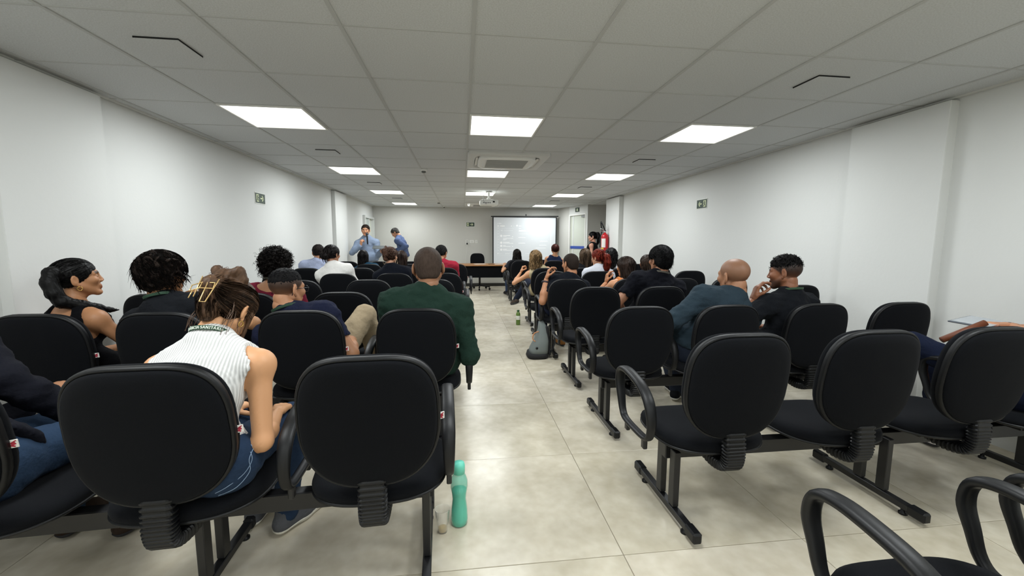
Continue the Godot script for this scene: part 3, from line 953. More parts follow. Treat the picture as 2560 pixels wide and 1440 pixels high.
func benches() -> void:
	M.tagm = mat("#e8e6e2", 0.7)
	M.red = mat("#a8243a", 0.7)
	bench_meshes()
	# right of the aisle, from the camera forward
	bench("black bench cut off at the lower right, only arm loops and seats in view", -0.73, [1.15, 1.78], [0.91, 1.388, 1.53], [1.12, 2.0], 0.0)
	bench("empty black bench with three seats, nearest full bench right of the aisle", ROWS_R[0], [1.125, 1.735, 2.33, 2.93], [0.81, 2.62], [0.985, 2.11, 3.15], 0.01)
	bench("black bench on which the bald man in a denim shirt sits", ROWS_R[1], [1.13, 1.73, 2.385, 3.03], [0.86, 1.44], [1.0, 2.15, 3.1], -0.03)
	bench("black bench on which the tall man with thick dark hair sits", ROWS_R[2], [1.15, 1.75, 2.36, 3.08], [0.87, 3.3], [1.02, 2.15, 3.1], -0.01)
	bench("black bench on which the man touching his chin and wearing a watch sits", ROWS_R[3], [1.15, 1.88, 2.45, 3.05], [0.88, 2.2], [1.03, 2.2, 3.0], -0.025)
	bench("black bench on which the woman with a red ponytail sits", ROWS_R[4], [1.15, 1.76, 2.45, 3.05], [0.87, 2.15], [1.0, 2.2, 3.0], 0.0)
	bench("black bench on which the woman with wavy blonde hair sits", ROWS_R[5], [1.26, 1.85, 2.5, 3.06], [0.98, 2.2], [1.06, 2.2, 3.0], -0.015)
	bench("empty black bench, third from the front right of the aisle", ROWS_R[6], [2.6, 3.2], [2.3], [2.4, 3.15], -0.015)
	bench("black bench on which the woman with a dark red bun sits", ROWS_R[7], [1.24, 1.95, 2.55, 3.1], [0.98, 2.25], [1.05, 2.2, 3.0], -0.01)
	bench("black bench at the front right of the aisle, beside the desk", ROWS_R[8], [1.28, 1.9], [1.0, 2.2], [1.1, 2.0], -0.03)
	# left of the aisle
	var near_left := bench("black bench nearest the camera left of the aisle, woman in white seated", ROWS_L[0], [-2.15, -1.55, -0.95, -0.32], [-0.63, -0.065], [-2.0, -0.95, -0.155], 0.012)
	swing(near_left, 0.05, Vector3(-0.3, 0, ROWS_L[0]))
	bench("black bench on which the man in a dark green shirt sits", ROWS_L[1], [-2.17, -1.59, -0.89, -0.265], [-0.575, 0.035], [-2.0, -1.1, -0.15], -0.005)
	bench("black bench on which the curly haired woman in burgundy sits", ROWS_L[2], [-2.17, -1.57, -0.9, -0.27], [-0.58, 0.03], [-2.0, -1.1, -0.15], -0.005)
	bench("empty black bench, fourth from the camera left of the aisle", ROWS_L[3], [-2.2, -1.6, -0.93, -0.3], [-0.6, 0.0], [-2.0, -1.1, -0.15], -0.005)
	bench("black bench on which the woman in a white blouse sits", ROWS_L[4], [-2.1, -1.46, -0.82, -0.23], [-0.53, 0.06], [-2.0, -1.1, -0.12], -0.005)
	bench("black bench on which the man in a red polo shirt sits", ROWS_L[5], [-2.2, -1.47, -0.88, -0.28], [-0.58, 0.02], [-2.0, -1.1, -0.15], -0.005)
	bench("black bench on which the woman with straight black hair sits", ROWS_L[6], [-2.25, -1.58, -0.9, -0.14], [-0.45, 0.15], [-2.0, -1.1, -0.05], -0.005)
	bench("black bench at the front left of the aisle, close to the speaker", ROWS_L[7], [-2.2, -1.58, -1.0], [-1.29, -0.7], [-2.0, -0.9], -0.005)

# ---------------------------------------------------------------- things on the floor and in hands
func small_things() -> void:
	# teal drinking bottle beside the nearest left bench
	var teal := mat("#5fc9b0", 0.15)
	teal.transparency = BaseMaterial3D.TRANSPARENCY_ALPHA
	teal.albedo_color = Color(0.42, 0.84, 0.74, 0.5)
	var b := thing("bottle", "teal plastic drinking bottle standing on the floor beside the nearest left bench", "bottle", Vector3(-0.025, 0, -1.78))
	part("bottle_body", Shape.new().lathe(pv2([0.0, 0.004, 0.03, 0.0, 0.037, 0.006, 0.039, 0.03, 0.036, 0.08, 0.031, 0.125, 0.034, 0.155, 0.039, 0.185, 0.038, 0.215, 0.03, 0.238, 0.024, 0.246, 0.024, 0.255]), Vector3.ZERO, 36).done(), teal, b)
	part("water", Shape.new().lathe(pv2([0.0, 0.006, 0.034, 0.008, 0.0365, 0.03, 0.0335, 0.08, 0.0285, 0.125, 0.031, 0.15, 0.034, 0.168, 0.0, 0.168]), Vector3.ZERO, 36).done(), mat("#5cc4ad", 0.2), b)
	part("cap", Shape.new().lathe(pv2([0.0, 0.25, 0.027, 0.25, 0.0275, 0.285, 0.024, 0.298, 0.0, 0.3]), Vector3.ZERO, 30).done(), mat("#6fd6bd", 0.4), b)
	# clear plastic cup with a little tea
	var clear := mat("#ffffff", 0.08)
	clear.transparency = BaseMaterial3D.TRANSPARENCY_ALPHA
	clear.albedo_color = Color(0.97, 0.95, 0.9, 0.16)
	var c := thing("plastic_cup", "clear plastic cup with a little brown drink beside the teal bottle", "cup", Vector3(-0.1, 0, -1.735))
	part("cup_wall", Shape.new().lathe(pv2([0.0, 0.001, 0.021, 0.0, 0.022, 0.004, 0.033, 0.108, 0.0345, 0.11, 0.033, 0.111, 0.0315, 0.107, 0.021, 0.006, 0.0, 0.004]), Vector3.ZERO, 32).done(), clear, c)
	part("drink", Shape.new().lathe(pv2([0.0, 0.005, 0.0205, 0.006, 0.0215, 0.018, 0.0, 0.018]), Vector3.ZERO, 24).done(), mat("#b49a5a", 0.25), c)
	# green tea bottle by the aisle
	var g := thing("bottle", "green bottle with a white label standing on the floor at the right of the aisle", "bottle", Vector3(0.87, 0, -6.32))
	part("bottle_body", Shape.new().lathe(pv2([0.0, 0.0, 0.03, 0.0, 0.034, 0.008, 0.034, 0.165, 0.03, 0.19, 0.019, 0.205, 0.018, 0.22]), Vector3.ZERO, 24).done(), mat("#5f7d35", 0.3), g)
	part("label_sticker", Shape.new().lathe(pv2([0.0345, 0.085, 0.0348, 0.086, 0.0348, 0.148, 0.0345, 0.149]), Vector3.ZERO, 24).done(), mat("#e4e6da", 0.5), g)
	part("cap", Shape.new().lathe(pv2([0.0, 0.215, 0.021, 0.215, 0.021, 0.238, 0.0, 0.24]), Vector3.ZERO, 18).done(), mat("#2f5a34", 0.4), g)
	backpack()
	# tablet and bag of the person at the right edge
	var t := thing("tablet", "thin grey tablet held above the lap at the right picture edge", "tablet", Vector3(3.03, 0.845, -2.02))
	t.rotation = Vector3(0.06, 0.25, 0.06)
	part("case", bx(Vector3.ZERO, Vector3(0.25, 0.009, 0.18), 0.004), mat("#5a5f66", 0.4), t)
	part("screen", bx(Vector3(0, 0.0055, 0), Vector3(0.23, 0.001, 0.16)), mat("#aeb4ba", 0.2), t)
	handbag()
	# microphone and dark folder of the speaker
	var m := thing("microphone", "black handheld microphone held by the standing speaker", "microphone", Vector3(-2.03, 1.445, -9.12))
	m.rotation = Vector3(-0.25, 0, 0.1)
	part("handle", Shape.new().lathe(pv2([0.0, -0.2, 0.013, -0.2, 0.019, -0.02, 0.02, 0.0, 0.0, 0.0]), Vector3.ZERO, 18).done(), M.black_plastic, m)
	part("grille", Shape.new().lathe(pv2([0.02, 0.0, 0.027, 0.012, 0.03, 0.03, 0.025, 0.05, 0.0, 0.06]), Vector3.ZERO, 18).done(), mat("#2a2b2d", 0.6), m)
	var f := thing("folder", "dark grey flat folder held out by the standing speaker", "folder", Vector3(-1.72, 1.19, -9.0))
	f.rotation = Vector3(0.22, 0.1, -0.03)
	part("cover", bx(Vector3.ZERO, Vector3(0.34, 0.012, 0.25), 0.004), mat("#4b5051", 0.5), f)
	part("paper_sheet", bx(Vector3(0, -0.007, 0), Vector3(0.33, 0.006, 0.24)), mat("#e8e8e2", 0.8), f)
	var p := thing("paper_sheet", "white sheet of paper in the hands of the man in the red polo", "paper", Vector3(-0.24, 0.84, -6.72))
	p.rotation = Vector3(0.8, 0.2, -0.3)
	part("sheet", bx(Vector3.ZERO, Vector3(0.2, 0.002, 0.16)), mat("#f0f0ec", 0.8), p)
	var n := thing("tablet", "slim tablet lying on the lap of the man with the watch", "tablet", Vector3(1.06, 0.66, -4.86))
	n.rotation = Vector3(0.1, 0.2, 0.12)
	part("case", bx(Vector3.ZERO, Vector3(0.26, 0.01, 0.19), 0.004), mat("#8e9397", 0.35), n)
	part("screen", bx(Vector3(0, 0.006, 0), Vector3(0.24, 0.001, 0.17)), mat("#2a2d31", 0.2), n)

func backpack() -> void:
	var o := thing("backpack", "grey backpack with a black base leaning on a bench leg by the aisle", "backpack", Vector3(0.87, 0, -4.5))
	var ring := func(y: float, x: float, z: float, w: float, d: float) -> PackedVector3Array:
		var r := PackedVector3Array()
		for i in 28:
			var a := TAU * i / 28
			r.append(Vector3(x + signf(cos(a)) * pow(absf(cos(a)), 0.6) * w, y, z - signf(sin(a)) * pow(absf(sin(a)), 0.6) * d))
		return r
	part("bag_body", Shape.new().loft([ring.call(0.045, -0.02, 0.0, 0.105, 0.13), ring.call(0.1, -0.01, 0.0, 0.1, 0.135), ring.call(0.2, 0.02, 0.0, 0.075, 0.125), ring.call(0.3, 0.035, -0.01, 0.055, 0.1), ring.call(0.37, 0.03, -0.02, 0.04, 0.075), ring.call(0.405, 0.02, -0.02, 0.028, 0.05), ring.call(0.42, 0.02, -0.02, 0.012, 0.03)], true, true).done(), mat("#6f7674", 0.9), o)
	part("base", Shape.new().loft([ring.call(0.0, -0.03, 0.0, 0.112, 0.13), ring.call(0.015, -0.03, 0.0, 0.122, 0.14), ring.call(0.06, -0.026, 0.0, 0.112, 0.136)], true, true).done(), mat("#17181a", 0.8), o)
	part("back_panel", Shape.new().box(Vector3(0.085, 0.2, 0.0), Vector3(0.03, 0.34, 0.2), 0.012, Basis(Vector3(0, 0, 1), 0.1)).done(), mat("#1a1b1d", 0.9), o)
	part("badge", Shape.new().lathe(pv2([0.0, -0.004, 0.014, -0.004, 0.014, 0.004, 0.0, 0.004]), Vector3(-0.055, 0.13, 0.128), 16, Basis(Vector3.RIGHT, PI / 2)).done(), M.black_plastic, o)
	part("strap", Shape.new().sweep(curve(pv([0.09, 0.36, 0.03, 0.15, 0.3, 0.06, 0.16, 0.17, 0.07, 0.11, 0.05, 0.06]), 6), rounded_section(0.035, 0.008, 0.003), Vector3(0, 0, 1)).done(), mat("#2a2b2d", 0.9), o)
	part("handle", Shape.new().tube(curve(pv([0.0, 0.41, -0.02, 0.01, 0.5, -0.03, 0.05, 0.52, -0.03, 0.05, 0.4, -0.02]), 6), 0.01, 8).done(), mat("#17181a", 0.8), o)
	part("cord", Shape.new().tube(curve(pv([-0.02, 0.3, 0.04, -0.075, 0.28, 0.05, -0.09, 0.22, 0.05, -0.06, 0.19, 0.06]), 6), 0.006, 6).done(), mat("#c98a5c", 0.6), o)

func handbag() -> void:
	var o := thing("handbag", "brown leather bag on the lap at the right picture edge", "bag", Vector3(2.97, 0.62, -1.95))
	o.rotation = Vector3(0.1, -0.35, 0.55)
	var lea := mat("#9a5a38", 0.5)
	var sec := PackedVector2Array()
	for q in [[-0.14, 0.0], [0.14, 0.0], [0.15, 0.06], [0.12, 0.2], [0.08, 0.215], [-0.08, 0.215], [-0.12, 0.2], [-0.15, 0.06]]:
		sec.append(Vector2(q[0], q[1]))
	part("bag_body", Shape.new().sweep(pv([0, 0, 0.05, 0, 0, 0.04, 0, 0, -0.04, 0, 0, -0.05]), sec, Vector3.RIGHT, false, PackedFloat32Array([0.93, 1.0, 1.0, 0.93])).done(), lea, o)
	part("flap", bx(Vector3(0, 0.15, 0.053), Vector3(0.26, 0.12, 0.012), 0.004), mat("#8c5032", 0.5), o)
	part("top_roll", Shape.new().tube(pv([-0.11, 0.215, 0.0, 0.11, 0.215, 0.0]), 0.018, 10).done(), mat("#6a3a24", 0.5), o)
	part("buckle", bx(Vector3(0, 0.1, 0.06), Vector3(0.03, 0.02, 0.006), 0.002), M.chrome, o)

# ---------------------------------------------------------------- surfaces from distance fields (surface nets)
# An op is [kind, ...]: "cap" a b ra rb k (n f), "ell" centre basis radii k, "sub" a b ra rb k, "subell" centre basis radii k, "cut" normal d k
class Field:
	var ops := []
	var cell := 0.012
	var lo := Vector3.ZERO
	var nx := 0
	var ny := 0
	var nz := 0
	var f := PackedFloat32Array()
	var mark := PackedByteArray()
	var V := PackedVector3Array()
	var N := PackedVector3Array()
	var I := PackedInt32Array()
	var noise: FastNoiseLite = null
	var amp := 0.0
	var nscale := Vector3.ONE
	var wave := 0.0

	func cap(a: Vector3, b: Vector3, ra: float, rb: float, k := 0.02, n := Vector3.ZERO, fl := 1.0) -> Field:
		ops.append([0, a, b, ra, rb, k, n, fl])
		return self
	func ell(c: Vector3, r: Vector3, k := 0.01, b := Basis.IDENTITY) -> Field:
		ops.append([1, c, r, k, b])
		return self
	func sub(a: Vector3, b: Vector3, ra: float, rb: float, k := 0.004) -> Field:
		ops.append([2, a, b, ra, rb, k])
		return self
	func subell(c: Vector3, r: Vector3, k := 0.004, b := Basis.IDENTITY) -> Field:
		ops.append([3, c, r, k, b])
		return self
	func cut(n: Vector3, d: float, k := 0.004) -> Field:
		ops.append([4, n.normalized(), d, k])
		return self
	func chain(pts: Array, rs: Array, k := 0.01) -> Field:
		for i in pts.size() - 1:
			cap(pts[i], pts[i + 1], rs[i], rs[i + 1], k)
		return self

	func run() -> void:
		var mn := Vector3.ONE * 1e9
		var mx := -mn
		for o in ops:
			if o[0] == 0:
				var r: float = maxf(o[3], o[4])
				var e := Vector3.ONE * (r + cell * 3.0)
				mn = mn.min(o[1] - e).min(o[2] - e)
				mx = mx.max(o[1] + e).max(o[2] + e)
			elif o[0] == 1:
				var r2: float = maxf(o[2].x, maxf(o[2].y, o[2].z)) + cell * 3.0
				mn = mn.min(o[1] - Vector3.ONE * r2)
				mx = mx.max(o[1] + Vector3.ONE * r2)
		lo = mn
		nx = int((mx.x - mn.x) / cell) + 2
		ny = int((mx.y - mn.y) / cell) + 2
		nz = int((mx.z - mn.z) / cell) + 2
		f.resize(nx * ny * nz)
		f.fill(1.0)
		mark.resize(nx * ny * nz)
		mark.fill(0)
		for o in ops:
			match o[0]:
				0: _cap(o, false)
				2: _cap(o, true)
				1: _ell(o, false)
				3: _ell(o, true)
				4: _cut(o)
		_mesh()
		f = PackedFloat32Array()
		mark = PackedByteArray()

	func _range(mn: Vector3, mx: Vector3) -> Array:
		return [maxi(0, int((mn.x - lo.x) / cell)), mini(nx - 1, int((mx.x - lo.x) / cell) + 1), maxi(0, int((mn.y - lo.y) / cell)), mini(ny - 1, int((mx.y - lo.y) / cell) + 1), maxi(0, int((mn.z - lo.z) / cell)), mini(nz - 1, int((mx.z - lo.z) / cell) + 1)]

	func _cap(o: Array, minus: bool) -> void:
		var a: Vector3 = o[1]
		var b: Vector3 = o[2]
		var ra: float = o[3]
		var rb: float = o[4]
		var k: float = o[5]
		var an := Vector3.ZERO
		var w := 0.0
		if not minus and o[7] != 1.0:
			an = o[6]
			w = 1.0 / (o[7] * o[7]) - 1.0
		var e := Vector3.ONE * (maxf(ra, rb) + k + cell * 2.2)
		var g := _range(a.min(b) - e, a.max(b) + e)
		var ab := b - a
		var il := 1.0 / maxf(ab.length_squared(), 1e-9)
		var ik := 1.0 / k
		var near := cell * 2.2
		for z in range(g[4], g[5] + 1):
			for y in range(g[2], g[3] + 1):
				var idx: int = (z * ny + y) * nx + g[0]
				var p := Vector3(lo.x + g[0] * cell, lo.y + y * cell, lo.z + z * cell) - a
				for x in range(g[0], g[1] + 1):
					var t := clampf(p.dot(ab) * il, 0.0, 1.0)
					var q := p - ab * t
					var d: float
					if w > 0.0:
						var dn := q.dot(an)
						d = sqrt(q.length_squared() + dn * dn * w) - (ra + (rb - ra) * t)
					else:
						d = q.length() - (ra + (rb - ra) * t)
					var v := f[idx]
					if minus:
						d = -d
						var h := k - absf(v - d)
						if h > 0.0:
							v = maxf(v, d) + h * h * 0.25 * ik
							f[idx] = v
							if absf(v) < near:
								mark[idx] = 1
						elif d > v:
							f[idx] = d
							if absf(d) < near:
								mark[idx] = 1
					else:
						var h := k - absf(v - d)
						if h > 0.0:
							v = minf(v, d) - h * h * 0.25 * ik
							f[idx] = v
							if absf(v) < near:
								mark[idx] = 1
						elif d < v:
							f[idx] = d
							if absf(d) < near:
								mark[idx] = 1
					idx += 1
					p.x += cell

	func _ell(o: Array, minus: bool) -> void:
		var c: Vector3 = o[1]
		var r: Vector3 = o[2]
		var k: float = o[3]
		var bi: Basis = (o[4] as Basis).inverse()
		var rm := maxf(r.x, maxf(r.y, r.z))
		var e := Vector3.ONE * (rm + k + cell * 2.2)
		var g := _range(c - e, c + e)
		var ir := Vector3.ONE / r
		var ik := 1.0 / k
		var near := cell * 2.2
		var step := bi * Vector3(cell, 0, 0)
		for z in range(g[4], g[5] + 1):
			for y in range(g[2], g[3] + 1):
				var idx: int = (z * ny + y) * nx + g[0]
				var p := bi * (Vector3(lo.x + g[0] * cell, lo.y + y * cell, lo.z + z * cell) - c)
				for x in range(g[0], g[1] + 1):
					var q := p * ir
					var k0 := q.length()
					var k1 := (q * ir).length()
					var d := k0 * (k0 - 1.0) / maxf(k1, 1e-6)
					var v := f[idx]
					if minus:
						d = -d
						var h := k - absf(v - d)
						if h > 0.0:
							v = maxf(v, d) + h * h * 0.25 * ik
							f[idx] = v
							if absf(v) < near:
								mark[idx] = 1
						elif d > v:
							f[idx] = d
							if absf(d) < near:
								mark[idx] = 1
					else:
						var h := k - absf(v - d)
						if h > 0.0:
							v = minf(v, d) - h * h * 0.25 * ik
							f[idx] = v
							if absf(v) < near:
								mark[idx] = 1
						elif d < v:
							f[idx] = d
							if absf(d) < near:
								mark[idx] = 1
					idx += 1
					p += step

	func _cut(o: Array) -> void:   # keeps the side where n.p < d
		var n: Vector3 = o[1]
		var dd: float = o[2]
		var near := cell * 2.2
		for z in nz:
			for y in ny:
				var idx: int = (z * ny + y) * nx
				var d := n.dot(Vector3(lo.x, lo.y + y * cell, lo.z + z * cell)) - dd
				for x in nx:
					if d > f[idx]:
						f[idx] = d
						if absf(d) < near:
							mark[idx] = 1
					idx += 1
					d += n.x * cell

	var vid := {}

	func _vert(c: int) -> int:
		if vid.has(c):
			return vid[c]
		var sx := 1
		var sy := nx
		var sz := nx * ny
		var v0 := f[c]
		var v1 := f[c + sx]
		var v2 := f[c + sy]
		var v3 := f[c + sy + sx]
		var v4 := f[c + sz]
		var v5 := f[c + sz + sx]
		var v6 := f[c + sz + sy]
		var v7 := f[c + sz + sy + sx]
		var p := Vector3.ZERO
		var n := 0
		if (v0 < 0.0) != (v1 < 0.0):
			p += Vector3(v0 / (v0 - v1), 0, 0); n += 1
		if (v2 < 0.0) != (v3 < 0.0):
			p += Vector3(v2 / (v2 - v3), 1, 0); n += 1
		if (v4 < 0.0) != (v5 < 0.0):
			p += Vector3(v4 / (v4 - v5), 0, 1); n += 1
		if (v6 < 0.0) != (v7 < 0.0):
			p += Vector3(v6 / (v6 - v7), 1, 1); n += 1
		if (v0 < 0.0) != (v2 < 0.0):
			p += Vector3(0, v0 / (v0 - v2), 0); n += 1
		if (v1 < 0.0) != (v3 < 0.0):
			p += Vector3(1, v1 / (v1 - v3), 0); n += 1
		if (v4 < 0.0) != (v6 < 0.0):
			p += Vector3(0, v4 / (v4 - v6), 1); n += 1
		if (v5 < 0.0) != (v7 < 0.0):
			p += Vector3(1, v5 / (v5 - v7), 1); n += 1
		if (v0 < 0.0) != (v4 < 0.0):
			p += Vector3(0, 0, v0 / (v0 - v4)); n += 1
		if (v1 < 0.0) != (v5 < 0.0):
			p += Vector3(1, 0, v1 / (v1 - v5)); n += 1
		if (v2 < 0.0) != (v6 < 0.0):
			p += Vector3(0, 1, v2 / (v2 - v6)); n += 1
		if (v3 < 0.0) != (v7 < 0.0):
			p += Vector3(1, 1, v3 / (v3 - v7)); n += 1
		if n > 0:
			p /= n
		var g := Vector3(v1 + v3 + v5 + v7 - v0 - v2 - v4 - v6, v2 + v3 + v6 + v7 - v0 - v1 - v4 - v5, v4 + v5 + v6 + v7 - v0 - v1 - v2 - v3).normalized()
		var ix := c % nx
		var iy := (c / nx) % ny
		var iz := c / (nx * ny)
		var at := lo + (Vector3(ix, iy, iz) + p) * cell
		V.append(at)
		N.append(g)
		vid[c] = V.size() - 1
		return V.size() - 1

	func _mesh() -> void:
		var sy := nx
		var sz := nx * ny
		var total := f.size()
		var i := mark.find(1, 0)
		while i >= 0:
			var v := f[i]
			var ins := v < 0.0
			var ix := i % nx
			var iy := (i / nx) % ny
			var iz := i / sz
			if ix > 0 and iy > 0 and iz > 0 and ix < nx - 1 and iy < ny - 1 and iz < nz - 1:
				if ins != (f[i + 1] < 0.0):
					_quad(_vert(i - sy - sz), _vert(i - sz), _vert(i), _vert(i - sy), ins)
				if ins != (f[i + sy] < 0.0):
					_quad(_vert(i - sz - 1), _vert(i - 1), _vert(i), _vert(i - sz), ins)
				if ins != (f[i + sz] < 0.0):
					_quad(_vert(i - 1 - sy), _vert(i - sy), _vert(i), _vert(i - 1), ins)
			i = mark.find(1, i + 1)
		vid = {}
		if noise != null and amp > 0.0:
			var W := V.duplicate()
			for k in V.size():
				var q := V[k] * nscale
				if wave > 0.0:
					q.y += wave * noise.get_noise_3d(V[k].x * 9.0, V[k].y * 9.0, V[k].z * 9.0)
				V[k] = V[k] + N[k] * amp * noise.get_noise_3dv(q)
			_renormal()

	func _renormal() -> void:
		var A := PackedVector3Array()
		A.resize(V.size())
		for t in range(0, I.size(), 3):
			var a := I[t]
			var b := I[t + 1]
			var c := I[t + 2]
			var n := (V[c] - V[a]).cross(V[b] - V[a])
			A[a] += n
			A[b] += n
			A[c] += n
		for k in V.size():
			N[k] = A[k].normalized()

	func _quad(a: int, b: int, c: int, d: int, ins: bool) -> void:
		if ins:   # outward is +axis; Godot's front faces run clockwise
			I.append(a); I.append(c); I.append(b)
			I.append(a); I.append(d); I.append(c)
		else:
			I.append(a); I.append(b); I.append(c)
			I.append(a); I.append(c); I.append(d)

# joins pieces (V, N, C, I) and makes a mesh
class Sheet:
	var V := PackedVector3Array()
	var N := PackedVector3Array()
	var C := PackedColorArray()
	var I := PackedInt32Array()
	func add(v: PackedVector3Array, n: PackedVector3Array, idx: PackedInt32Array, tr := Transform3D.IDENTITY, col := PackedColorArray(), mirror := false) -> Sheet:
		var base := V.size()
		var nb := tr.basis.orthonormalized()
		var mv := Vector3(-1, 1, 1) if mirror else Vector3.ONE
		for k in v.size():
			V.append(tr * (v[k] * mv))
			N.append(nb * (n[k] * mv))
		if col.size() == v.size():
			C.append_array(col)
		else:
			var c := PackedColorArray()
			c.resize(v.size())
			c.fill(Color.WHITE if col.is_empty() else col[0])
			C.append_array(c)
		for t in range(0, idx.size(), 3):
			I.append(base + idx[t])
			if mirror:
				I.append(base + idx[t + 2])
				I.append(base + idx[t + 1])
			else:
				I.append(base + idx[t + 1])
				I.append(base + idx[t + 2])
		return self
	func mesh() -> ArrayMesh:
		var arr := []
		arr.resize(Mesh.ARRAY_MAX)
		arr[Mesh.ARRAY_VERTEX] = V
		arr[Mesh.ARRAY_NORMAL] = N
		arr[Mesh.ARRAY_COLOR] = C
		arr[Mesh.ARRAY_INDEX] = I
		var m := ArrayMesh.new()
		m.add_surface_from_arrays(Mesh.PRIMITIVE_TRIANGLES, arr)
		return m

# ---------------------------------------------------------------- people
var jobs := []
var noise1 := FastNoiseLite.new()

func new_field(cell: float) -> Field:
	var f := Field.new()
	f.cell = cell
	jobs.append(f)
	return f

func head_field(cell: float, fem: bool) -> Field:
	var f := new_field(cell)
	f.ell(Vector3(0, 0.035, 0.012), Vector3(0.078, 0.081, 0.096), 0.02)
	f.ell(Vector3(0, -0.03, -0.03), Vector3(0.06, 0.078, 0.06), 0.03)
	f.cap(Vector3(0, -0.06, 0.022), Vector3(0, -0.098, 0.03), 0.052 if not fem else 0.044, 0.056 if not fem else 0.047, 0.02)
	for s in [-1.0, 1.0]:
		f.cap(Vector3(s * 0.055, -0.045, 0.0), Vector3(s * 0.02, -0.096, -0.062), 0.02, 0.018 if not fem else 0.014, 0.02)
		f.ell(Vector3(s * 0.042, -0.02, -0.062), Vector3(0.024, 0.022, 0.024), 0.02)
		f.cap(Vector3(s * 0.012, 0.022, -0.083), Vector3(s * 0.042, 0.02, -0.07), 0.013, 0.013, 0.015)
	f.ell(Vector3(0, -0.1, -0.068), Vector3(0.02, 0.016, 0.018), 0.02)
	for s in [-1.0, 1.0]:
		f.subell(Vector3(s * 0.031, 0.002, -0.098), Vector3(0.018, 0.012, 0.016), 0.012)
		f.ell(Vector3(s * 0.031, 0.001, -0.078), Vector3(0.0125, 0.0115, 0.0125), 0.003)
	f.cap(Vector3(0, 0.012, -0.086), Vector3(0, -0.028, -0.104 if not fem else -0.1), 0.009, 0.0105, 0.014)
	for s in [-1.0, 1.0]:
		f.ell(Vector3(s * 0.012, -0.033, -0.094), Vector3(0.009, 0.008, 0.011), 0.006)
	f.cap(Vector3(-0.018, -0.06, -0.084), Vector3(0.018, -0.06, -0.084), 0.0085, 0.0085, 0.008)
	f.cap(Vector3(-0.014, -0.071, -0.082), Vector3(0.014, -0.071, -0.082), 0.009, 0.009, 0.008)
	for s in [-1.0, 1.0]:
		f.ell(Vector3(s * 0.083, -0.002, 0.014), Vector3(0.009, 0.033, 0.019), 0.006, Basis(Vector3.UP, s * 0.45) * Basis(Vector3.RIGHT, -0.2))
		f.subell(Vector3(s * 0.093, 0.0, 0.01), Vector3(0.006, 0.019, 0.01), 0.004, Basis(Vector3.UP, s * 0.45))
		f.ell(Vector3(s * 0.08, -0.032, 0.006), Vector3(0.006, 0.011, 0.009), 0.005)
	return f

# right hand: wrist at the origin, fingers along +y, palm towards -z, thumb at -x
func hand_field(pose: String) -> Field:
	var f := new_field(0.0042)
	var curls := {"relax": [0.35, 0.42, 0.5, 0.55], "grip": [0.95, 1.0, 1.0, 1.0], "pinch": [0.5, 0.62, 0.75, 0.85]}
	var c: Array = curls[pose]
	var base := [Vector3(-0.027, 0.088, 0), Vector3(-0.008, 0.093, 0.001), Vector3(0.011, 0.089, 0), Vector3(0.028, 0.08, -0.003)]
	var seg := [[0.043, 0.026, 0.021], [0.047, 0.03, 0.022], [0.043, 0.028, 0.021], [0.034, 0.021, 0.019]]
	f.cap(Vector3(0, -0.03, 0), Vector3(0, 0.012, 0), 0.024, 0.024, 0.012, Vector3(0, 0, 1), 0.72)
	for i in 4:
		var b: Vector3 = base[i]
		f.cap(Vector3(b.x * 0.55, 0.012, 0), b, 0.0145, 0.0118, 0.012)
	f.ell(Vector3(-0.024, 0.03, -0.008), Vector3(0.015, 0.03, 0.013), 0.012)
	for i in 4:
		var p: Vector3 = base[i]
		var ang := 0.0
		var spread := (i - 1.4) * -0.07
		var r := 0.0098 if i < 3 else 0.0085
		for j in 3:
			ang += c[i] * [0.95, 1.25, 0.8][j]
			var d := Vector3(-sin(spread) * cos(ang), cos(spread) * cos(ang), -sin(ang))
			var q: Vector3 = p + d * seg[i][j]
			f.cap(p, q, r, r * 0.92, 0.004 if j > 0 else 0.008)
			r *= 0.92
			p = q
	var tb := Vector3(-0.03, 0.03, -0.008)
	var dirs := [Vector3(-0.62, 0.68, -0.38), Vector3(-0.25, 0.85, -0.45), Vector3(0.1, 0.85, -0.5)]
	if pose == "grip":
		dirs = [Vector3(-0.45, 0.6, -0.65), Vector3(0.2, 0.6, -0.75), Vector3(0.7, 0.35, -0.6)]
	elif pose == "pinch":
		dirs = [Vector3(-0.5, 0.65, -0.55), Vector3(-0.1, 0.8, -0.6), Vector3(0.15, 0.8, -0.55)]
	var tl := [0.038, 0.032, 0.026]
	var tr := 0.0125
	for j in 3:
		var d: Vector3 = (dirs[j] as Vector3).normalized()
		f.cap(tb, tb + d * tl[j], tr, tr * 0.88, 0.01 if j == 0 else 0.004)
		tb += d * tl[j]
		tr *= 0.88
	return f

func shoe_fields() -> Array:
	var out := []
	for k in 2:
		var f := new_field(0.008 if k == 0 else 0.007)
		var g := 0.0 if k == 0 else 0.004
		f.cap(Vector3(0, 0.045, 0.05), Vector3(0, 0.045, -0.06), 0.037 + g, 0.042 + g, 0.02)
		f.cap(Vector3(0, 0.042, -0.06), Vector3(-0.004, 0.032, -0.15), 0.042 + g, 0.036 + g, 0.02)
		if k == 0:
			f.cap(Vector3(0, 0.06, 0.04), Vector3(0, 0.095, 0.035), 0.035, 0.036, 0.02)
			f.cap(Vector3(0, 0.09, 0.02), Vector3(0, 0.06, -0.09), 0.03, 0.03, 0.02)
			f.cut(Vector3(0, -1, 0), -0.02)
			f.cut(Vector3(0, 1, -0.1), 0.105)
		else:
			f.cut(Vector3(0, -1, 0), 0.0)
			f.cut(Vector3(0, 1, 0), 0.03)
		out.append(f)
	return out

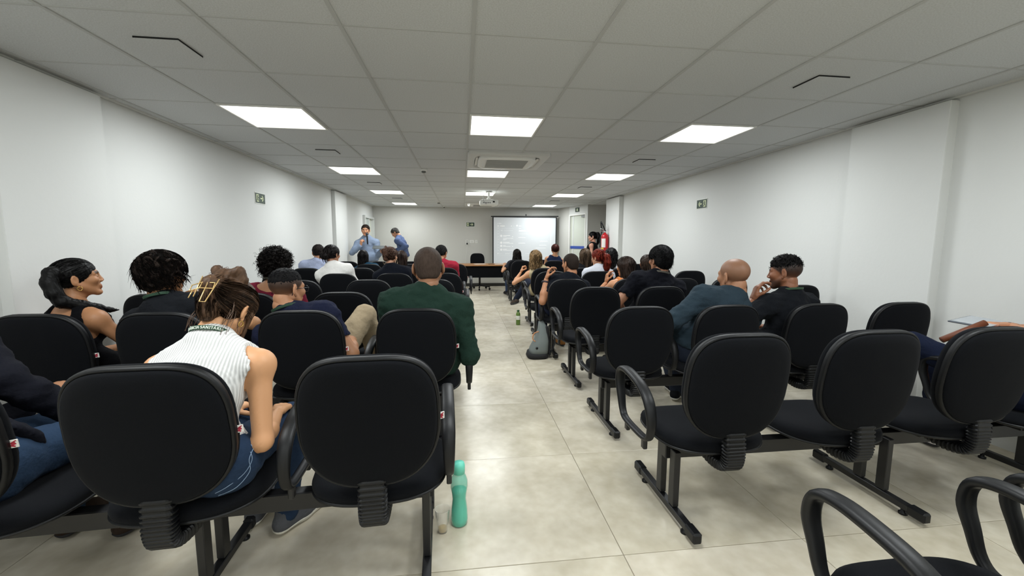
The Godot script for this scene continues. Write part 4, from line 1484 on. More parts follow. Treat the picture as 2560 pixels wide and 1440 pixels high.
func ik(s: Vector3, w: Vector3, u: float, l: float, pole: Vector3) -> Array:
	var d := w - s
	var n := clampf(d.length(), 0.08, u + l - 0.005)
	d = d.normalized()
	var a := (u * u - l * l + n * n) / (2.0 * n)
	var h := sqrt(maxf(u * u - a * a, 0.0))
	var p := pole - d * pole.dot(d)
	p = p.normalized() if p.length() > 0.001 else Vector3.DOWN
	return [s + d * a + p * h, s + d * n]

var T := {}      # shared templates

class Who:
	var d: Dictionary
	var J := {}
	var body: Field
	var top: Field
	var pants: Field
	var hair: Field
	var root: Node3D
	var s := 1.0
	var g := 1.0
	var fem := false
	var R: Basis      # head
	var B: Basis      # torso: x to its right, y along the spine, z to its back
	var H := Vector3.ZERO

func skeleton(d: Dictionary) -> Who:
	var w := Who.new()
	w.d = d
	w.fem = d.fem == 1
	w.s = d.get("s", 1.0) * (0.95 if w.fem else 1.0)
	w.g = d.get("g", 1.0) * (0.9 if w.fem else 1.0)
	var standing := d.has("stand")
	var at: Vector2 = d.stand if standing else d.seat
	var root := Vector3(at.x, 0, at.y)
	w.J.root = root
	w.H = d.head - root
	var e: Vector3 = d.hrot
	w.R = Basis.from_euler(Vector3(deg_to_rad(e.x), deg_to_rad(e.y), deg_to_rad(e.z)))
	var yb := Basis(Vector3.UP, deg_to_rad(d.yaw))
	var P := Vector3(0, 0.93 if standing else 0.55, 0)
	var SB: Vector3 = w.H + w.R * Vector3(0, -0.055, 0.03) * w.s
	var tup := (SB - P).normalized()
	var back := yb * Vector3(0, 0, 1)
	back = (back - tup * back.dot(tup)).normalized()
	var lat := tup.cross(back).normalized()      # to the person's right
	var NB := SB - tup * 0.088 * w.s + back * 0.012
	var lean := clampf(-tup.z * yb.z.z - tup.x * yb.z.x, -0.4, 0.8)
	var C := P.lerp(NB, 0.6) + back * (0.025 + 0.05 * maxf(lean, 0.0))
	w.B = Basis(lat, tup, back)
	var SC := NB - tup * 0.042
	var sh: float = d.get("sh", 0.16 if w.fem else 0.185)
	w.J.merge({"P": P, "C": C, "NB": NB, "SC": SC, "SB": SB, "W": P.lerp(C, 0.5) + back * 0.01})
	var fw := -(yb * Vector3(0, 0, 1))
	var flat_lat := yb * Vector3(1, 0, 0)
	for side in [["L", -1.0], ["R", 1.0]]:
		var k: String = side[0]
		var q: float = side[1]
		var S: Vector3 = SC + lat * q * sh - tup * (0.048 + d.get("drop", 0.0)) - back * 0.005
		var ul := 0.285 * (0.94 if w.fem else 1.02)
		var fl := 0.25 * (0.94 if w.fem else 1.02)
		var wrist: Vector3
		if d.has(k):
			wrist = d[k][0] - root
		else:
			wrist = (P + fw * 0.3 + flat_lat * q * 0.13 + Vector3(0, 0.1, 0)) if not standing else S + Vector3(0, -0.5, 0) + flat_lat * q * 0.06
		var pole: Vector3 = (d["el" + k] - root - S) if d.has("el" + k) else (lat * q * 0.3 - tup * 0.6 + back * 0.6)
		var r: Array = ik(S, wrist, ul, fl, pole)
		if d.has("el" + k):   # the elbow is known: straight out along the two bones
			var el: Vector3 = S + (d["el" + k] - root - S).normalized() * ul
			r = [el, el + (wrist - el).normalized() * fl]
		w.J["S" + k] = S
		w.J["E" + k] = r[0]
		w.J["A" + k] = r[1]
		var hip := P + flat_lat * q * 0.085
		w.J["H" + k] = hip
		var knee: Vector3
		var ank: Vector3
		if standing:
			knee = hip + Vector3(0, -0.43, 0) + fw * 0.02
			ank = Vector3(hip.x, 0.085, hip.z) + flat_lat * q * 0.02 - fw * 0.02
		else:
			knee = hip + fw * 0.42 + flat_lat * q * 0.04 + Vector3(0, -0.045, 0)
			ank = Vector3(knee.x, 0.085, knee.z) + fw * 0.02
		if d.has("feet" + k):
			ank = d["feet" + k] - root
			ank.y = 0.085
			if not d.has("knee" + k):
				var kk: Array = ik(hip, ank, 0.43, 0.43, Vector3(0, 0.6, 0) + fw)
				knee = kk[0]
		if d.has("knee" + k):
			knee = hip + (d["knee" + k] - root - hip).normalized() * 0.43
		if d.has("ank" + k):
			ank = knee + (d["ank" + k] - root - knee).normalized() * 0.42
		w.J["K" + k] = knee
		w.J["F" + k] = ank
		var fy: float = deg_to_rad(d.get("feety" + k, d.yaw - q * 8.0))
		w.J["Fy" + k] = fy
	return w

func torso(f: Field, w: Who, t: float, shoulders := true, ease := 1.0) -> void:
	var J := w.J
	var n: Vector3 = w.B.z
	var g := w.g
	var wa := 0.82 if w.fem else 1.0
	f.cap(J.HL, J.HR, 0.105 * g + t, 0.105 * g + t, 0.03)
	f.cap(J.P + Vector3(0, 0.03, 0), J.W, 0.148 * g + t, 0.132 * g * wa * ease + t, 0.04, n, 0.74)
	f.cap(J.W, J.C, 0.132 * g * wa * ease + t, 0.150 * g + t, 0.04, n, 0.7)
	f.cap(J.C, J.SC - w.B.y * 0.035, 0.150 * g + t, 0.112 * g + t, 0.04, n, 0.66)
	if w.fem:
		for q in [-1.0, 1.0]:
			f.ell(J.C.lerp(J.SC, 0.15) + w.B.x * q * 0.065 - w.B.z * 0.085 * g, Vector3.ONE * (0.06 + t), 0.03)
	if shoulders:
		f.cap(J.SL, J.SR, 0.052 * g + t, 0.052 * g + t, 0.05)
		for k in ["L", "R"]:
			f.cap(J.NB - w.B.y * 0.01, J["S" + k], 0.042 + t, 0.046 * g + t, 0.045)

func arm(f: Field, w: Who, k: String, t: float, from := 0.0, to := 1.0, to2 := 1.0) -> void:
	var J := w.J
	var m := (0.82 if w.fem else 1.0) * lerpf(1.0, w.g, 0.5)
	var S: Vector3 = J["S" + k]
	var E: Vector3 = J["E" + k]
	var A: Vector3 = J["A" + k]
	f.cap(S, S.lerp(E, to), 0.053 * m + t, lerpf(0.053, 0.040, to) * m + t, 0.03)
	if to2 > 0.0 and to >= 1.0:
		f.cap(E, E.lerp(A, minf(to2, 0.35)), 0.039 * m + t, 0.041 * m + t, 0.02)
		if to2 > 0.35:
			f.cap(E.lerp(A, 0.35), E.lerp(A, to2), 0.041 * m + t, lerpf(0.041, 0.026, (to2 - 0.35) / 0.65) * m + t, 0.02)

func leg(f: Field, w: Who, k: String, t: float, full := true) -> void:
	var J := w.J
	var m := lerpf(1.0, w.g, 0.6)
	f.cap(J["H" + k], J["K" + k], 0.083 * m + t, 0.057 * m + t, 0.04)
	var K: Vector3 = J["K" + k]
	var F: Vector3 = J["F" + k]
	f.cap(K, K.lerp(F, 0.35), 0.055 * m + t, 0.054 * m + t, 0.02)
	f.cap(K.lerp(F, 0.35), K.lerp(F, 1.0 if full else 0.92), 0.054 * m + t, 0.036 + t, 0.02)

func person_fields(w: Who) -> void:
	var d := w.d
	var J := w.J
	var cell: float = d.lod
	w.body = new_field(cell)
	torso(w.body, w, 0.0)
	w.body.cap(J.SC - w.B.y * 0.02, J.SB, (0.056 if not w.fem else 0.047) * lerpf(1.0, w.g, 0.6), (0.052 if not w.fem else 0.043) * lerpf(1.0, w.g, 0.6), 0.03)
	for k in ["L", "R"]:
		arm(w.body, w, k, 0.0)
		leg(w.body, w, k, -0.004)
		var fb := Basis(Vector3.UP, J["Fy" + k])
		w.body.cap(J["F" + k] - Vector3(0, 0.03, 0), J["F" + k] + fb * Vector3(0, -0.05, -0.13), 0.03, 0.022, 0.02)
	# trousers
	w.pants = new_field(cell * 1.1)
	w.pants.cap(J.HL, J.HR, 0.112 * w.g + 0.008, 0.112 * w.g + 0.008, 0.03)
	w.pants.cap(J.P + Vector3(0, 0.02, 0), J.P.lerp(J.W, 0.3), 0.147 * w.g + 0.004, 0.135 * w.g * (0.88 if w.fem else 1.0) + 0.004, 0.03, w.B.z, 0.76)
	for k in ["L", "R"]:
		leg(w.pants, w, k, 0.012)
	w.pants.noise = noise1
	w.pants.amp = 0.006
	w.pants.nscale = Vector3(14, 14, 14)
	# upper garment
	var f := new_field(cell)
	w.top = f
	var kind: String = d.top
	var t := 0.016
	if kind == "tee" or kind == "polo":
		for k in ["L", "R"]:
			arm(f, w, k, 0.019, 0.0, 0.60)
			var S: Vector3 = J["S" + k]
			var E: Vector3 = J["E" + k]
			var dir := (E - S).normalized()
			f.sub(S.lerp(E, 0.55) + dir * 0.075, E + dir * 0.08, 0.075, 0.075)
		torso(f, w, t, true, 1.06)
	elif kind == "shirt" or kind == "longsleeve":
		for k in ["L", "R"]:
			arm(f, w, k, 0.017, 0.0, 1.0, 0.95)
		torso(f, w, t + 0.003, true, 1.1)
		f.cap(J.SC - w.B.y * 0.02, J.NB, 0.085 * lerpf(1.0, w.g, 0.5), 0.064 * lerpf(1.0, w.g, 0.5), 0.03)
	elif kind == "offshoulder":
		for k in ["L", "R"]:
			arm(f, w, k, 0.018, 0.0, 0.5)
		torso(f, w, t, true)
		f.subell(J.NB + w.B.y * 0.03 + w.B.z * 0.02, Vector3(0.135, 0.1, 0.14), 0.004, w.B)
	else:
		torso(f, w, 0.014, true)
		if kind == "ribtank":
			f.cap(J.SC - w.B.y * 0.05, J.NB - w.B.y * 0.004, 0.09, 0.066, 0.03)
		for k in ["L", "R"]:
			var q := -1.0 if k == "L" else 1.0
			var o: Vector3 = J["S" + k] + w.B.x * q * ({"ribtank": 0.024, "lace": 0.022, "strap": 0.022}.get(kind, 0.034))
			f.sub(o + w.B.y * 0.1, o - w.B.y * 0.075, 0.064, 0.06, 0.01)
		if kind == "lace" or kind == "strap":
			f.subell(J.NB + w.B.y * 0.03, Vector3(0.1, 0.08, 0.11), 0.004, w.B)
			f.subell(J.SC - w.B.y * 0.01 + w.B.z * 0.1, Vector3(0.1, 0.15, 0.1), 0.004, w.B)
			f.subell(J.SC - w.B.y * 0.01 - w.B.z * 0.1, Vector3(0.1, 0.13, 0.1), 0.004, w.B)
		elif kind == "tank":
			f.subell(J.NB + w.B.y * 0.03, Vector3(0.08, 0.06, 0.09), 0.004, w.B)
			for q in [-1.0, 1.0]:
				f.cap(J.SC + w.B.x * q * 0.09 + w.B.z * 0.06 - w.B.y * 0.06, J.SC + w.B.x * q * 0.09 + w.B.y * 0.012, 0.022, 0.022, 0.02)
	if kind != "ribtank":
		f.cap(J.HL + Vector3(0, 0.02, 0), J.HR + Vector3(0, 0.02, 0), 0.118 * w.g + 0.016, 0.118 * w.g + 0.016, 0.04)
		f.cut(-w.B.y, -w.B.y.dot(J.P - w.B.y * 0.05))
	else:
		f.cut(-w.B.y, -w.B.y.dot(J.P + w.B.y * 0.075))
	if kind == "shirt" or kind == "polo":
		var ring := []
		for i in 9:
			var a := TAU * i / 8
			ring.append(J.NB + w.B.y * (0.0 + 0.022 * cos(a)) + (w.B.x * sin(a) * 0.062 + w.B.z * (cos(a) * 0.062 - 0.006)) * lerpf(1.0, w.g, 0.6))
		f.chain(ring, [0.016, 0.016, 0.016, 0.016, 0.016, 0.016, 0.016, 0.016, 0.016], 0.01)
	f.noise = noise1
	f.amp = (0.011 if cell < 0.0145 else 0.007) if kind in ["shirt", "longsleeve", "tee", "polo"] else 0.004
	f.nscale = Vector3(11, 16, 11)
	w.hair = hair_field(w)

func hair_field(w: Who) -> Field:
	var st: String = w.d.hair
	if st == "bald":
		return null
	var near: bool = w.d.get("near", 0) == 1
	var f := new_field(0.0055 if near else clampf(w.d.lod * 0.55, 0.006, 0.011))
	var cr := Vector3(0.076, 0.083, 0.096)
	var cc := Vector3(0, 0.035, 0.012)
	var tt: float = {"buzz": 0.0045, "short": 0.012, "fade": 0.013, "fadecurl": 0.02, "tousled": 0.032, "thick": 0.022, "curly": 0.034, "ponylong": 0.009, "clawclip": 0.014, "bun": 0.014, "bun_red": 0.014, "updo": 0.014, "long": 0.015, "longwave": 0.018, "longcurl": 0.024, "ponyred": 0.016, "ponyhigh": 0.012}[st]
	if st == "fade":
		f.ell(Vector3(0, 0.052, 0.014), Vector3(0.077, 0.075, 0.095), 0.01)
	elif st == "fadecurl":
		f.ell(Vector3(0, 0.062, 0.006), Vector3(0.079, 0.074, 0.097), 0.01)
	else:
		f.ell(cc, cr + Vector3.ONE * tt, 0.01)
	if st in ["tousled", "thick", "curly", "short", "buzz"]:
		var dn := 0.004 if st in ["short", "buzz"] else 0.018
		f.ell(Vector3(0, -0.012, 0.05), Vector3(0.066, 0.07, 0.05) + Vector3.ONE * (dn if st != "curly" else 0.03), 0.02)
	if st == "fade":
		f.cut(Vector3(0, -0.5, -0.85), 0.045)
	elif st == "fadecurl":
		f.cut(Vector3(0, -0.5, -0.85), 0.06)
	else:
		var fem_low := -0.009 if not w.fem else 0.014
		f.cut(Vector3(0, -0.75, -0.65), 0.012 + fem_low + (0.004 if st in ["tousled", "thick", "curly"] else 0.0))
		f.cut(Vector3(0, -1, 0.2), 0.075 if st not in ["curly", "tousled", "thick"] else 0.095)
		if st in ["buzz", "short", "thick", "tousled"]:
			for q in [-1.0, 1.0]:
				f.subell(Vector3(q * 0.088, -0.014, 0.004), Vector3(0.03, 0.032, 0.024), 0.006)
	f.noise = noise1
	f.amp = 0.005
	f.nscale = Vector3(85, 14, 85)
	match st:
		"buzz":
			f.amp = 0.0012
			f.nscale = Vector3(220, 220, 220)
		"fade", "short", "thick":
			f.amp = 0.004
			f.nscale = Vector3(90, 60, 90)
		"tousled":
			f.amp = 0.016
			f.nscale = Vector3(26, 22, 26)
		"fadecurl":
			f.amp = 0.009
			f.nscale = Vector3(95, 95, 95)
		"curly":
			f.amp = 0.03
			f.nscale = Vector3(48, 48, 48)
		"long", "longwave", "longcurl":
			var wv := 1.0 if st == "long" else 1.2
			var ln := 0.2 if st == "long" else 0.23
			f.cap(Vector3(0, 0.03, 0.06), Vector3(0, -ln, 0.085), 0.07, 0.052 * wv, 0.03)
			for q in [-1.0, 1.0]:
				f.cap(Vector3(q * 0.045, 0.02, 0.04), Vector3(q * 0.06 * wv, -ln + 0.02, 0.06), 0.052, 0.036 * wv, 0.03)
				f.cap(Vector3(q * 0.068, 0.03, -0.005), Vector3(q * 0.075 * wv, -ln + 0.06, 0.012), 0.022, 0.026 * wv, 0.02)
			if st != "long":
				f.amp = 0.012
				f.nscale = Vector3(55, 18, 55) if st == "longwave" else Vector3(50, 42, 50)
			else:
				f.amp = 0.005
		"bun":
			f.ell(Vector3(-0.02, -0.012, 0.12), Vector3(0.058, 0.05, 0.042), 0.012)
			f.amp = 0.007
		"bun_red":
			f.ell(Vector3(0.0, 0.05, 0.115), Vector3(0.05, 0.055, 0.042), 0.02)
			f.cap(Vector3(0.075, 0.03, -0.02), Vector3(0.082, -0.1, -0.03), 0.014, 0.006, 0.01)
			f.amp = 0.01
		"updo":
			f.cap(Vector3(-0.02, -0.03, 0.1), Vector3(-0.03, 0.075, 0.105), 0.03, 0.034, 0.02)
			f.cap(Vector3(-0.03, 0.075, 0.105), Vector3(-0.035, 0.128, 0.06), 0.03, 0.014, 0.02)
			f.amp = 0.009
		"ponylong":
			# swept back to a tie high at the back, then falling and brought forward over the right shoulder
			var vr := Vector3(0.77, 0, -0.64)
			var vc := Vector3(0.64, 0, 0.77)
			var pts := []
			for q in [[-0.08, 0.045, 0.05], [-0.098, 0.04, 0.065], [-0.108, -0.01, 0.085], [-0.095, -0.07, 0.10], [-0.07, -0.122, 0.105], [0.01, -0.153, 0.10], [0.075, -0.175, 0.085], [0.125, -0.195, 0.07], [0.16, -0.2, 0.06]]:
				pts.append(w.R.inverse() * (vr * q[0] + Vector3.UP * q[1] + vc * q[2]))
			f.chain(pts, [0.03, 0.036, 0.038, 0.036, 0.034, 0.03, 0.022, 0.014, 0.006], 0.012)
			f.amp = 0.004
		"clawclip":
			f.cap(Vector3(0.0, -0.05, 0.085), Vector3(-0.012, 0.05, 0.118), 0.034, 0.036, 0.02)
			f.cap(Vector3(-0.012, 0.05, 0.118), Vector3(-0.01, 0.115, 0.085), 0.032, 0.026, 0.016)
			f.chain([Vector3(-0.02, 0.1, 0.1), Vector3(-0.055, 0.13, 0.085), Vector3(-0.058, 0.105, 0.06), Vector3(-0.02, 0.1, 0.065)], [0.017, 0.02, 0.02, 0.017], 0.006)
			f.chain([Vector3(0.0, 0.11, 0.09), Vector3(0.03, 0.14, 0.075), Vector3(0.045, 0.112, 0.055), Vector3(0.01, 0.1, 0.06)], [0.018, 0.021, 0.02, 0.017], 0.006)
			f.cap(Vector3(0.078, 0.0, -0.03), Vector3(0.07, -0.1, -0.05), 0.01, 0.006, 0.006)
			f.amp = 0.003
		"ponyred":
			f.chain([Vector3(0, 0.045, 0.1), Vector3(0.01, 0.02, 0.145), Vector3(0.015, -0.06, 0.155), Vector3(0.015, -0.14, 0.14), Vector3(0.012, -0.19, 0.12)], [0.03, 0.045, 0.052, 0.044, 0.02], 0.012)
			f.amp = 0.008
		"ponyhigh":
			f.chain([Vector3(0, 0.08, 0.085), Vector3(0, 0.07, 0.135), Vector3(0, 0.0, 0.155), Vector3(0, -0.1, 0.15), Vector3(0, -0.19, 0.12)], [0.03, 0.042, 0.05, 0.045, 0.02], 0.012)
			f.amp = 0.009
	return f

func smooth01(a: float, b: float, x: float) -> float:
	var t := clampf((x - a) / (b - a), 0.0, 1.0)
	return t * t * (3.0 - 2.0 * t)

# colours of the head's own skin: lips, brows, eyes, stubble and close-cropped sides (relative to the skin colour)
func head_paint(w: Who, v: PackedVector3Array) -> PackedColorArray:
	var c := PackedColorArray()
	c.resize(v.size())
	var st: String = w.d.hair
	var hc := Color(w.d.hc).srgb_to_linear()
	var sk := Color(w.d.skin).srgb_to_linear()
	var rel := Color(minf(hc.r / sk.r, 1), minf(hc.g / sk.g, 1), minf(hc.b / sk.b, 1))
	var beard: float = w.d.get("beard", 0)
	var crop := 0.0
	if st in ["fade", "fadecurl"]:
		crop = 0.9
	elif st == "bald":
		crop = 0.4
	elif st in ["short", "buzz", "thick"]:
		crop = 0.7
	for i in v.size():
		var p := v[i]
		var q := Color.WHITE
		if p.z < -0.06:
			if absf(p.x) < 0.024 and p.y < -0.053 and p.y > -0.079 and p.z < -0.08:
				q = Color(0.8, 0.52, 0.5)
			if p.y > 0.016 and p.y < 0.031 and absf(p.x) > 0.012 and absf(p.x) < 0.052:
				q = q.lerp(rel, 0.8)
			var ex := absf(p.x) - 0.031
			if absf(p.y - 0.001) < 0.0075 and absf(ex) < 0.0125 and p.z < -0.078:
				q = Color(0.9, 0.95, 1.0) if ex * ex + (p.y - 0.001) * (p.y - 0.001) > 0.00003 else Color(0.06, 0.04, 0.03)
		if crop > 0.0:
			var a := -0.75 * p.y - 0.65 * p.z - 0.014
			if a < 0.004 and absf(p.x) < 0.0795:
				var dens := smooth01(0.004, -0.01, a)
				var grade := smooth01(-0.085, 0.025, p.y) if crop > 0.8 else (smooth01(-0.07, -0.03, p.y) if crop > 0.3 else 0.8)
				q = q.lerp(rel, crop * dens * grade)
		if beard > 0.0 and p.y < -0.035 and p.z < 0.0 and p.y > -0.13:
			q = q.lerp(rel, 0.75 * smooth01(-0.03, -0.07, p.y) * smooth01(0.005, -0.02, p.z))
		c[i] = q
	return c

func hair_paint(w: Who, f: Field) -> PackedColorArray:
	var c := PackedColorArray()
	c.resize(f.V.size())
	var st: String = w.d.hair
	var lo := 0.45
	if st == "longwave" and w.d.hc == "a08058":
		lo = 0.22
	elif st == "buzz":
		lo = 0.6
	var ns := Vector3(110, 9, 110) if st.begins_with("long") or st.begins_with("pony") else Vector3(90, 25, 90)
	if st in ["curly", "fadecurl", "tousled", "longcurl"]:
		ns = Vector3(60, 60, 60)
	for i in f.V.size():
		var n := 0.5 + 0.75 * noise1.get_noise_3dv(f.V[i] * ns)
		var k := clampf(lo + (1.0 - lo) * n, 0.05, 1.0)
		c[i] = Color(k, k, k)
	return c

func cloth(hex: String, rough := 0.92) -> StandardMaterial3D:
	var key := "cloth" + hex
	if M.has(key):
		return M[key]
	var m := mat("#" + hex, rough, 0.0, 0.2)
	m.vertex_color_use_as_albedo = true
	m.normal_enabled = true
	m.normal_texture = T.weave
	m.normal_scale = 0.5
	m.rim_enabled = true
	m.rim = 0.1
	tri(m, Vector3.ONE * 4.0, false)
	M[key] = m
	return m

func people() -> void:
	noise1.seed = 21
	noise1.frequency = 1.0
	noise1.fractal_octaves = 2
	T.weave = noise_bump(0.05, 4.0, 33)
	T.head = [[head_field(0.007, false), head_field(0.007, true)], [head_field(0.0042, false), head_field(0.0042, true)]]
	T.hand = {}
	for p in ["relax", "grip", "pinch"]:
		T.hand[p] = hand_field(p)
	T.shoe = shoe_fields()
	var all := []
	for d in PEOPLE:
		var w := skeleton(d)
		person_fields(w)
		all.append(w)
	var group := WorkerThreadPool.add_group_task(func(i: int) -> void: jobs[i].run(), jobs.size(), -1, true)
	WorkerThreadPool.wait_for_group_task_completion(group)
	T.upper = Sheet.new().add(T.shoe[0].V, T.shoe[0].N, T.shoe[0].I).mesh()
	T.sole = Sheet.new().add(T.shoe[1].V, T.shoe[1].N, T.shoe[1].I).mesh()
	for w in all:
		assemble(w)

func assemble(w: Who) -> void:
	var d := w.d
	var J := w.J
	var near: int = d.get("near", 0)
	w.root = thing("person", d.label, "person", J.root)
	var ht := Transform3D(w.R.scaled(Vector3.ONE * w.s), w.H)
	# skin: body, head and hands in one mesh
	var sk := Sheet.new()
	sk.add(w.body.V, w.body.N, w.body.I)
	var hf: Field = T.head[near][1 if w.fem else 0]
	sk.add(hf.V, hf.N, hf.I, ht, head_paint(w, hf.V))
	for k in ["L", "R"]:
		var E: Vector3 = J["E" + k]
		var A: Vector3 = J["A" + k]
		var dir: Vector3 = d.get("hd" + k, (A - E).normalized() + Vector3(0, -0.15, 0))
		dir = dir.normalized()
		var pn: Vector3 = d.get("pn" + k, Vector3(0, -1, 0) if absf(dir.y) < 0.8 else Vector3(1.0 if k == "L" else -1.0, 0, 0))
		var z := -(pn - dir * pn.dot(dir)).normalized()
		var b := Basis(dir.cross(z), dir, z).scaled(Vector3.ONE * (0.92 if w.fem else 1.02))
		var pose: String = d[k][1] if d.has(k) else "relax"
		var h: Field = T.hand[pose]
		sk.add(h.V, h.N, h.I, Transform3D(b, A + dir * 0.012), PackedColorArray(), k == "L")
	var sm := mat("#" + d.skin, 0.5, 0.0, 0.45)
	sm.vertex_color_use_as_albedo = true
	part("body", sk.mesh(), sm, w.root)
	var topname: String = {"tee": "t_shirt", "polo": "polo_shirt", "shirt": "shirt", "longsleeve": "sweater", "offshoulder": "blouse", "ribtank": "ribbed_top", "lace": "strap_top", "strap": "strap_top", "tank": "sleeveless_top"}[d.top]
	var tm: StandardMaterial3D = cloth(d.tc)
	if d.top == "ribtank":
		tm = rib_material(d.tc)
	part(topname, Sheet.new().add(w.top.V, w.top.N, w.top.I).mesh(), tm, w.root)
	part("trousers", Sheet.new().add(w.pants.V, w.pants.N, w.pants.I).mesh(), cloth(d.pants), w.root)
	for k in ["L", "R"]:
		var fb := Basis(Vector3.UP, J["Fy" + k])
		if d.has("ank" + k):
			fb = fb * Basis(Vector3.RIGHT, -0.25)
		var at: Vector3 = J["F" + k] + fb * Vector3(0, -0.085, -0.02)
		var sh := part("shoe", T.upper, cloth(d.shoes, 0.8), w.root, at, fb)
		part("sole", T.sole, mat("#" + d.get("soles", "26262a"), 0.7), sh)
	if w.hair != null:
		var hm := mat("#" + d.hc, 0.5 if d.hair not in ["buzz", "curly", "fadecurl", "tousled", "fade", "short", "thick"] else 0.75, 0.0, 0.3)
		hm.vertex_color_use_as_albedo = true
		var hs := Sheet.new().add(w.hair.V, w.hair.N, w.hair.I, Transform3D.IDENTITY, hair_paint(w, w.hair))
		locks(hs, w)
		part("hair", hs.mesh(), hm, w.root, w.H, w.R.scaled(Vector3.ONE * w.s))
	extras(w)

# fine locks laid over the hair's surface, so that it reads as strands and has a broken edge
func locks(sk: Sheet, w: Who) -> void:
	var st: String = w.d.hair
	var near: int = w.d.get("near", 0)
	var spec: Dictionary = {"tousled": [1500, 9, 0.009, 0.0016, 0.0], "curly": [800, 9, 0.007, 0.0019, 0.008], "clawclip": [1500, 12, 0.010, 0.001, 0.0], "ponylong": [700, 9, 0.011, 0.001, 0.0], "thick": [900, 6, 0.007, 0.0012, 0.0], "fade": [500, 3, 0.005, 0.0014, 0.0], "fadecurl": [600, 5, 0.004, 0.0018, 0.005], "short": [260, 4, 0.007, 0.0022, 0.0], "long": [600, 10, 0.014, 0.0014, 0.0], "longwave": [700, 11, 0.013, 0.0016, 0.004], "longcurl": [400, 9, 0.012, 0.0024, 0.008], "bun": [320, 7, 0.011, 0.002, 0.0], "bun_red": [300, 6, 0.01, 0.0022, 0.0], "updo": [380, 7, 0.011, 0.0019, 0.0], "ponyred": [380, 9, 0.012, 0.0019, 0.0], "ponyhigh": [260, 8, 0.012, 0.0024, 0.0]}
	if not spec.has(st):
		return
	var q: Array = spec[st]
	var rng := RandomNumberGenerator.new()
	rng.seed = hash(w.d.id)
	var V := w.hair.V
	var N := w.hair.N
	var tie := Vector3(0, 0.03, 0.11)
	var cc := Vector3(0, 0.035, 0.012)
	var n: int = q[0]
	var vs := PackedVector3Array()
	var ns := PackedVector3Array()
	var cs := PackedColorArray()
	var idx := PackedInt32Array()
	for i in n:
		var k := rng.randi() % V.size()
		var p := V[k]
		var nr := N[k]
		if nr.z < -0.85 or (p.y < -0.02 and p.z < -0.02) or (st == "tousled" and p.y < -0.045):
			continue
		if st == "fade" and p.y < 0.075 or st == "ponylong" and (p.z > 0.085 or p.y < -0.03):
			continue
		var rnd := Vector3(rng.randf_range(-1, 1), rng.randf_range(-1, 1), rng.randf_range(-1, 1))
		var tone := rng.randf_range(0.35, 1.0)
		if st == "clawclip":
			tone = rng.randf_range(0.5, 1.0)
		if w.d.hc == "a08058":
			tone = rng.randf_range(0.2, 1.0)
		var ph := rng.randf() * TAU
		var pts := PackedVector3Array()
		var dir := Vector3.ZERO
		for j in int(q[1]):
			var want := Vector3.DOWN
			match st:
				"tousled": want = Vector3(0.5, -0.45, -0.1) + rnd * 0.35
				"curly", "fadecurl": want = Vector3.DOWN * 0.5 + rnd
				"thick", "short", "fade": want = Vector3(0, -0.5, 0.4) + rnd * 0.5
				"ponylong", "bun", "ponyred", "ponyhigh", "bun_red": want = (tie - p).normalized() * 0.9 + Vector3(0, -0.15, 0) if p.z < 0.08 else Vector3(0, -1, 0.0)
				"clawclip", "updo": want = (Vector3(-0.012, 0.02, 0.125) - p).normalized() * 0.9 + Vector3(0, 0.1, 0) if p.z < 0.095 else (Vector3(-0.012, 0.05, 0.125) - p).normalized()
				_: want = Vector3.DOWN + Vector3(0, 0, 0.15) + rnd * 0.15
			var out := (p - cc)
			out = Vector3(out.x, out.y if p.y > 0.0 else 0.0, out.z).normalized()
			var surf := nr if j == 0 else nr.lerp(out, 0.5).normalized()
			want -= surf * want.dot(surf) * 0.85
			dir = want.normalized() if j == 0 else dir.lerp(want.normalized(), 0.5).normalized()
			var off: Vector3 = nr * (0.0015 + (0.004 if st == "tousled" else 0.0) * j / q[1])
			if q[4] > 0.0:
				var s := dir.cross(nr).normalized()
				off += (s * cos(ph + j * 1.25) + nr * (0.6 + sin(ph + j * 1.25))) * q[4]
			pts.append(p + off)
			if st in ["clawclip", "updo"] and (p.y > 0.1 or p.distance_to(Vector3(-0.012, 0.05, 0.125)) < 0.035):
				break
			p += dir * q[2]
			# stay on or above the crown
			var hug: float = {"tousled": 0.034, "thick": 0.022, "clawclip": 0.0145, "ponylong": 0.009, "curly": 0.03, "fade": -0.0}.get(st, 0.014)
			var e := (p - cc) / (Vector3(0.076, 0.083, 0.096) + Vector3.ONE * hug)
			if st not in ["fade", "fadecurl"]:
				if e.length() < 1.0 or (e.length() < 1.25 and p.y > 0.0 and p.z < 0.1 and st != "curly"):
					p = cc + (p - cc) / maxf(e.length(), 0.2)
		if pts.size() < 3:
			continue
		var base := vs.size()
		for j in pts.size():
			var t := (pts[mini(j + 1, pts.size() - 1)] - pts[maxi(j - 1, 0)]).normalized()
			var sd := t.cross(nr).normalized()
			var up := sd.cross(t)
			var r: float = q[3] * (1.0 - pow(float(j) / (pts.size() - 1), 2.0) * 0.85) * (0.5 if j == 0 else 1.0)
			for c in 3:
				var a := TAU * c / 3 + PI / 6
				var o := sd * cos(a) + up * sin(a) * 0.7
				vs.append(pts[j] + o * r)
				ns.append(o.normalized())
				cs.append(Color(tone, tone, tone))
		for j in pts.size() - 1:
			for c in 3:
				var a := base + j * 3 + c
				var b := base + j * 3 + (c + 1) % 3
				idx.append_array(PackedInt32Array([a, a + 3, b, b, a + 3, b + 3]))
	sk.add(vs, ns, idx, Transform3D.IDENTITY, cs)

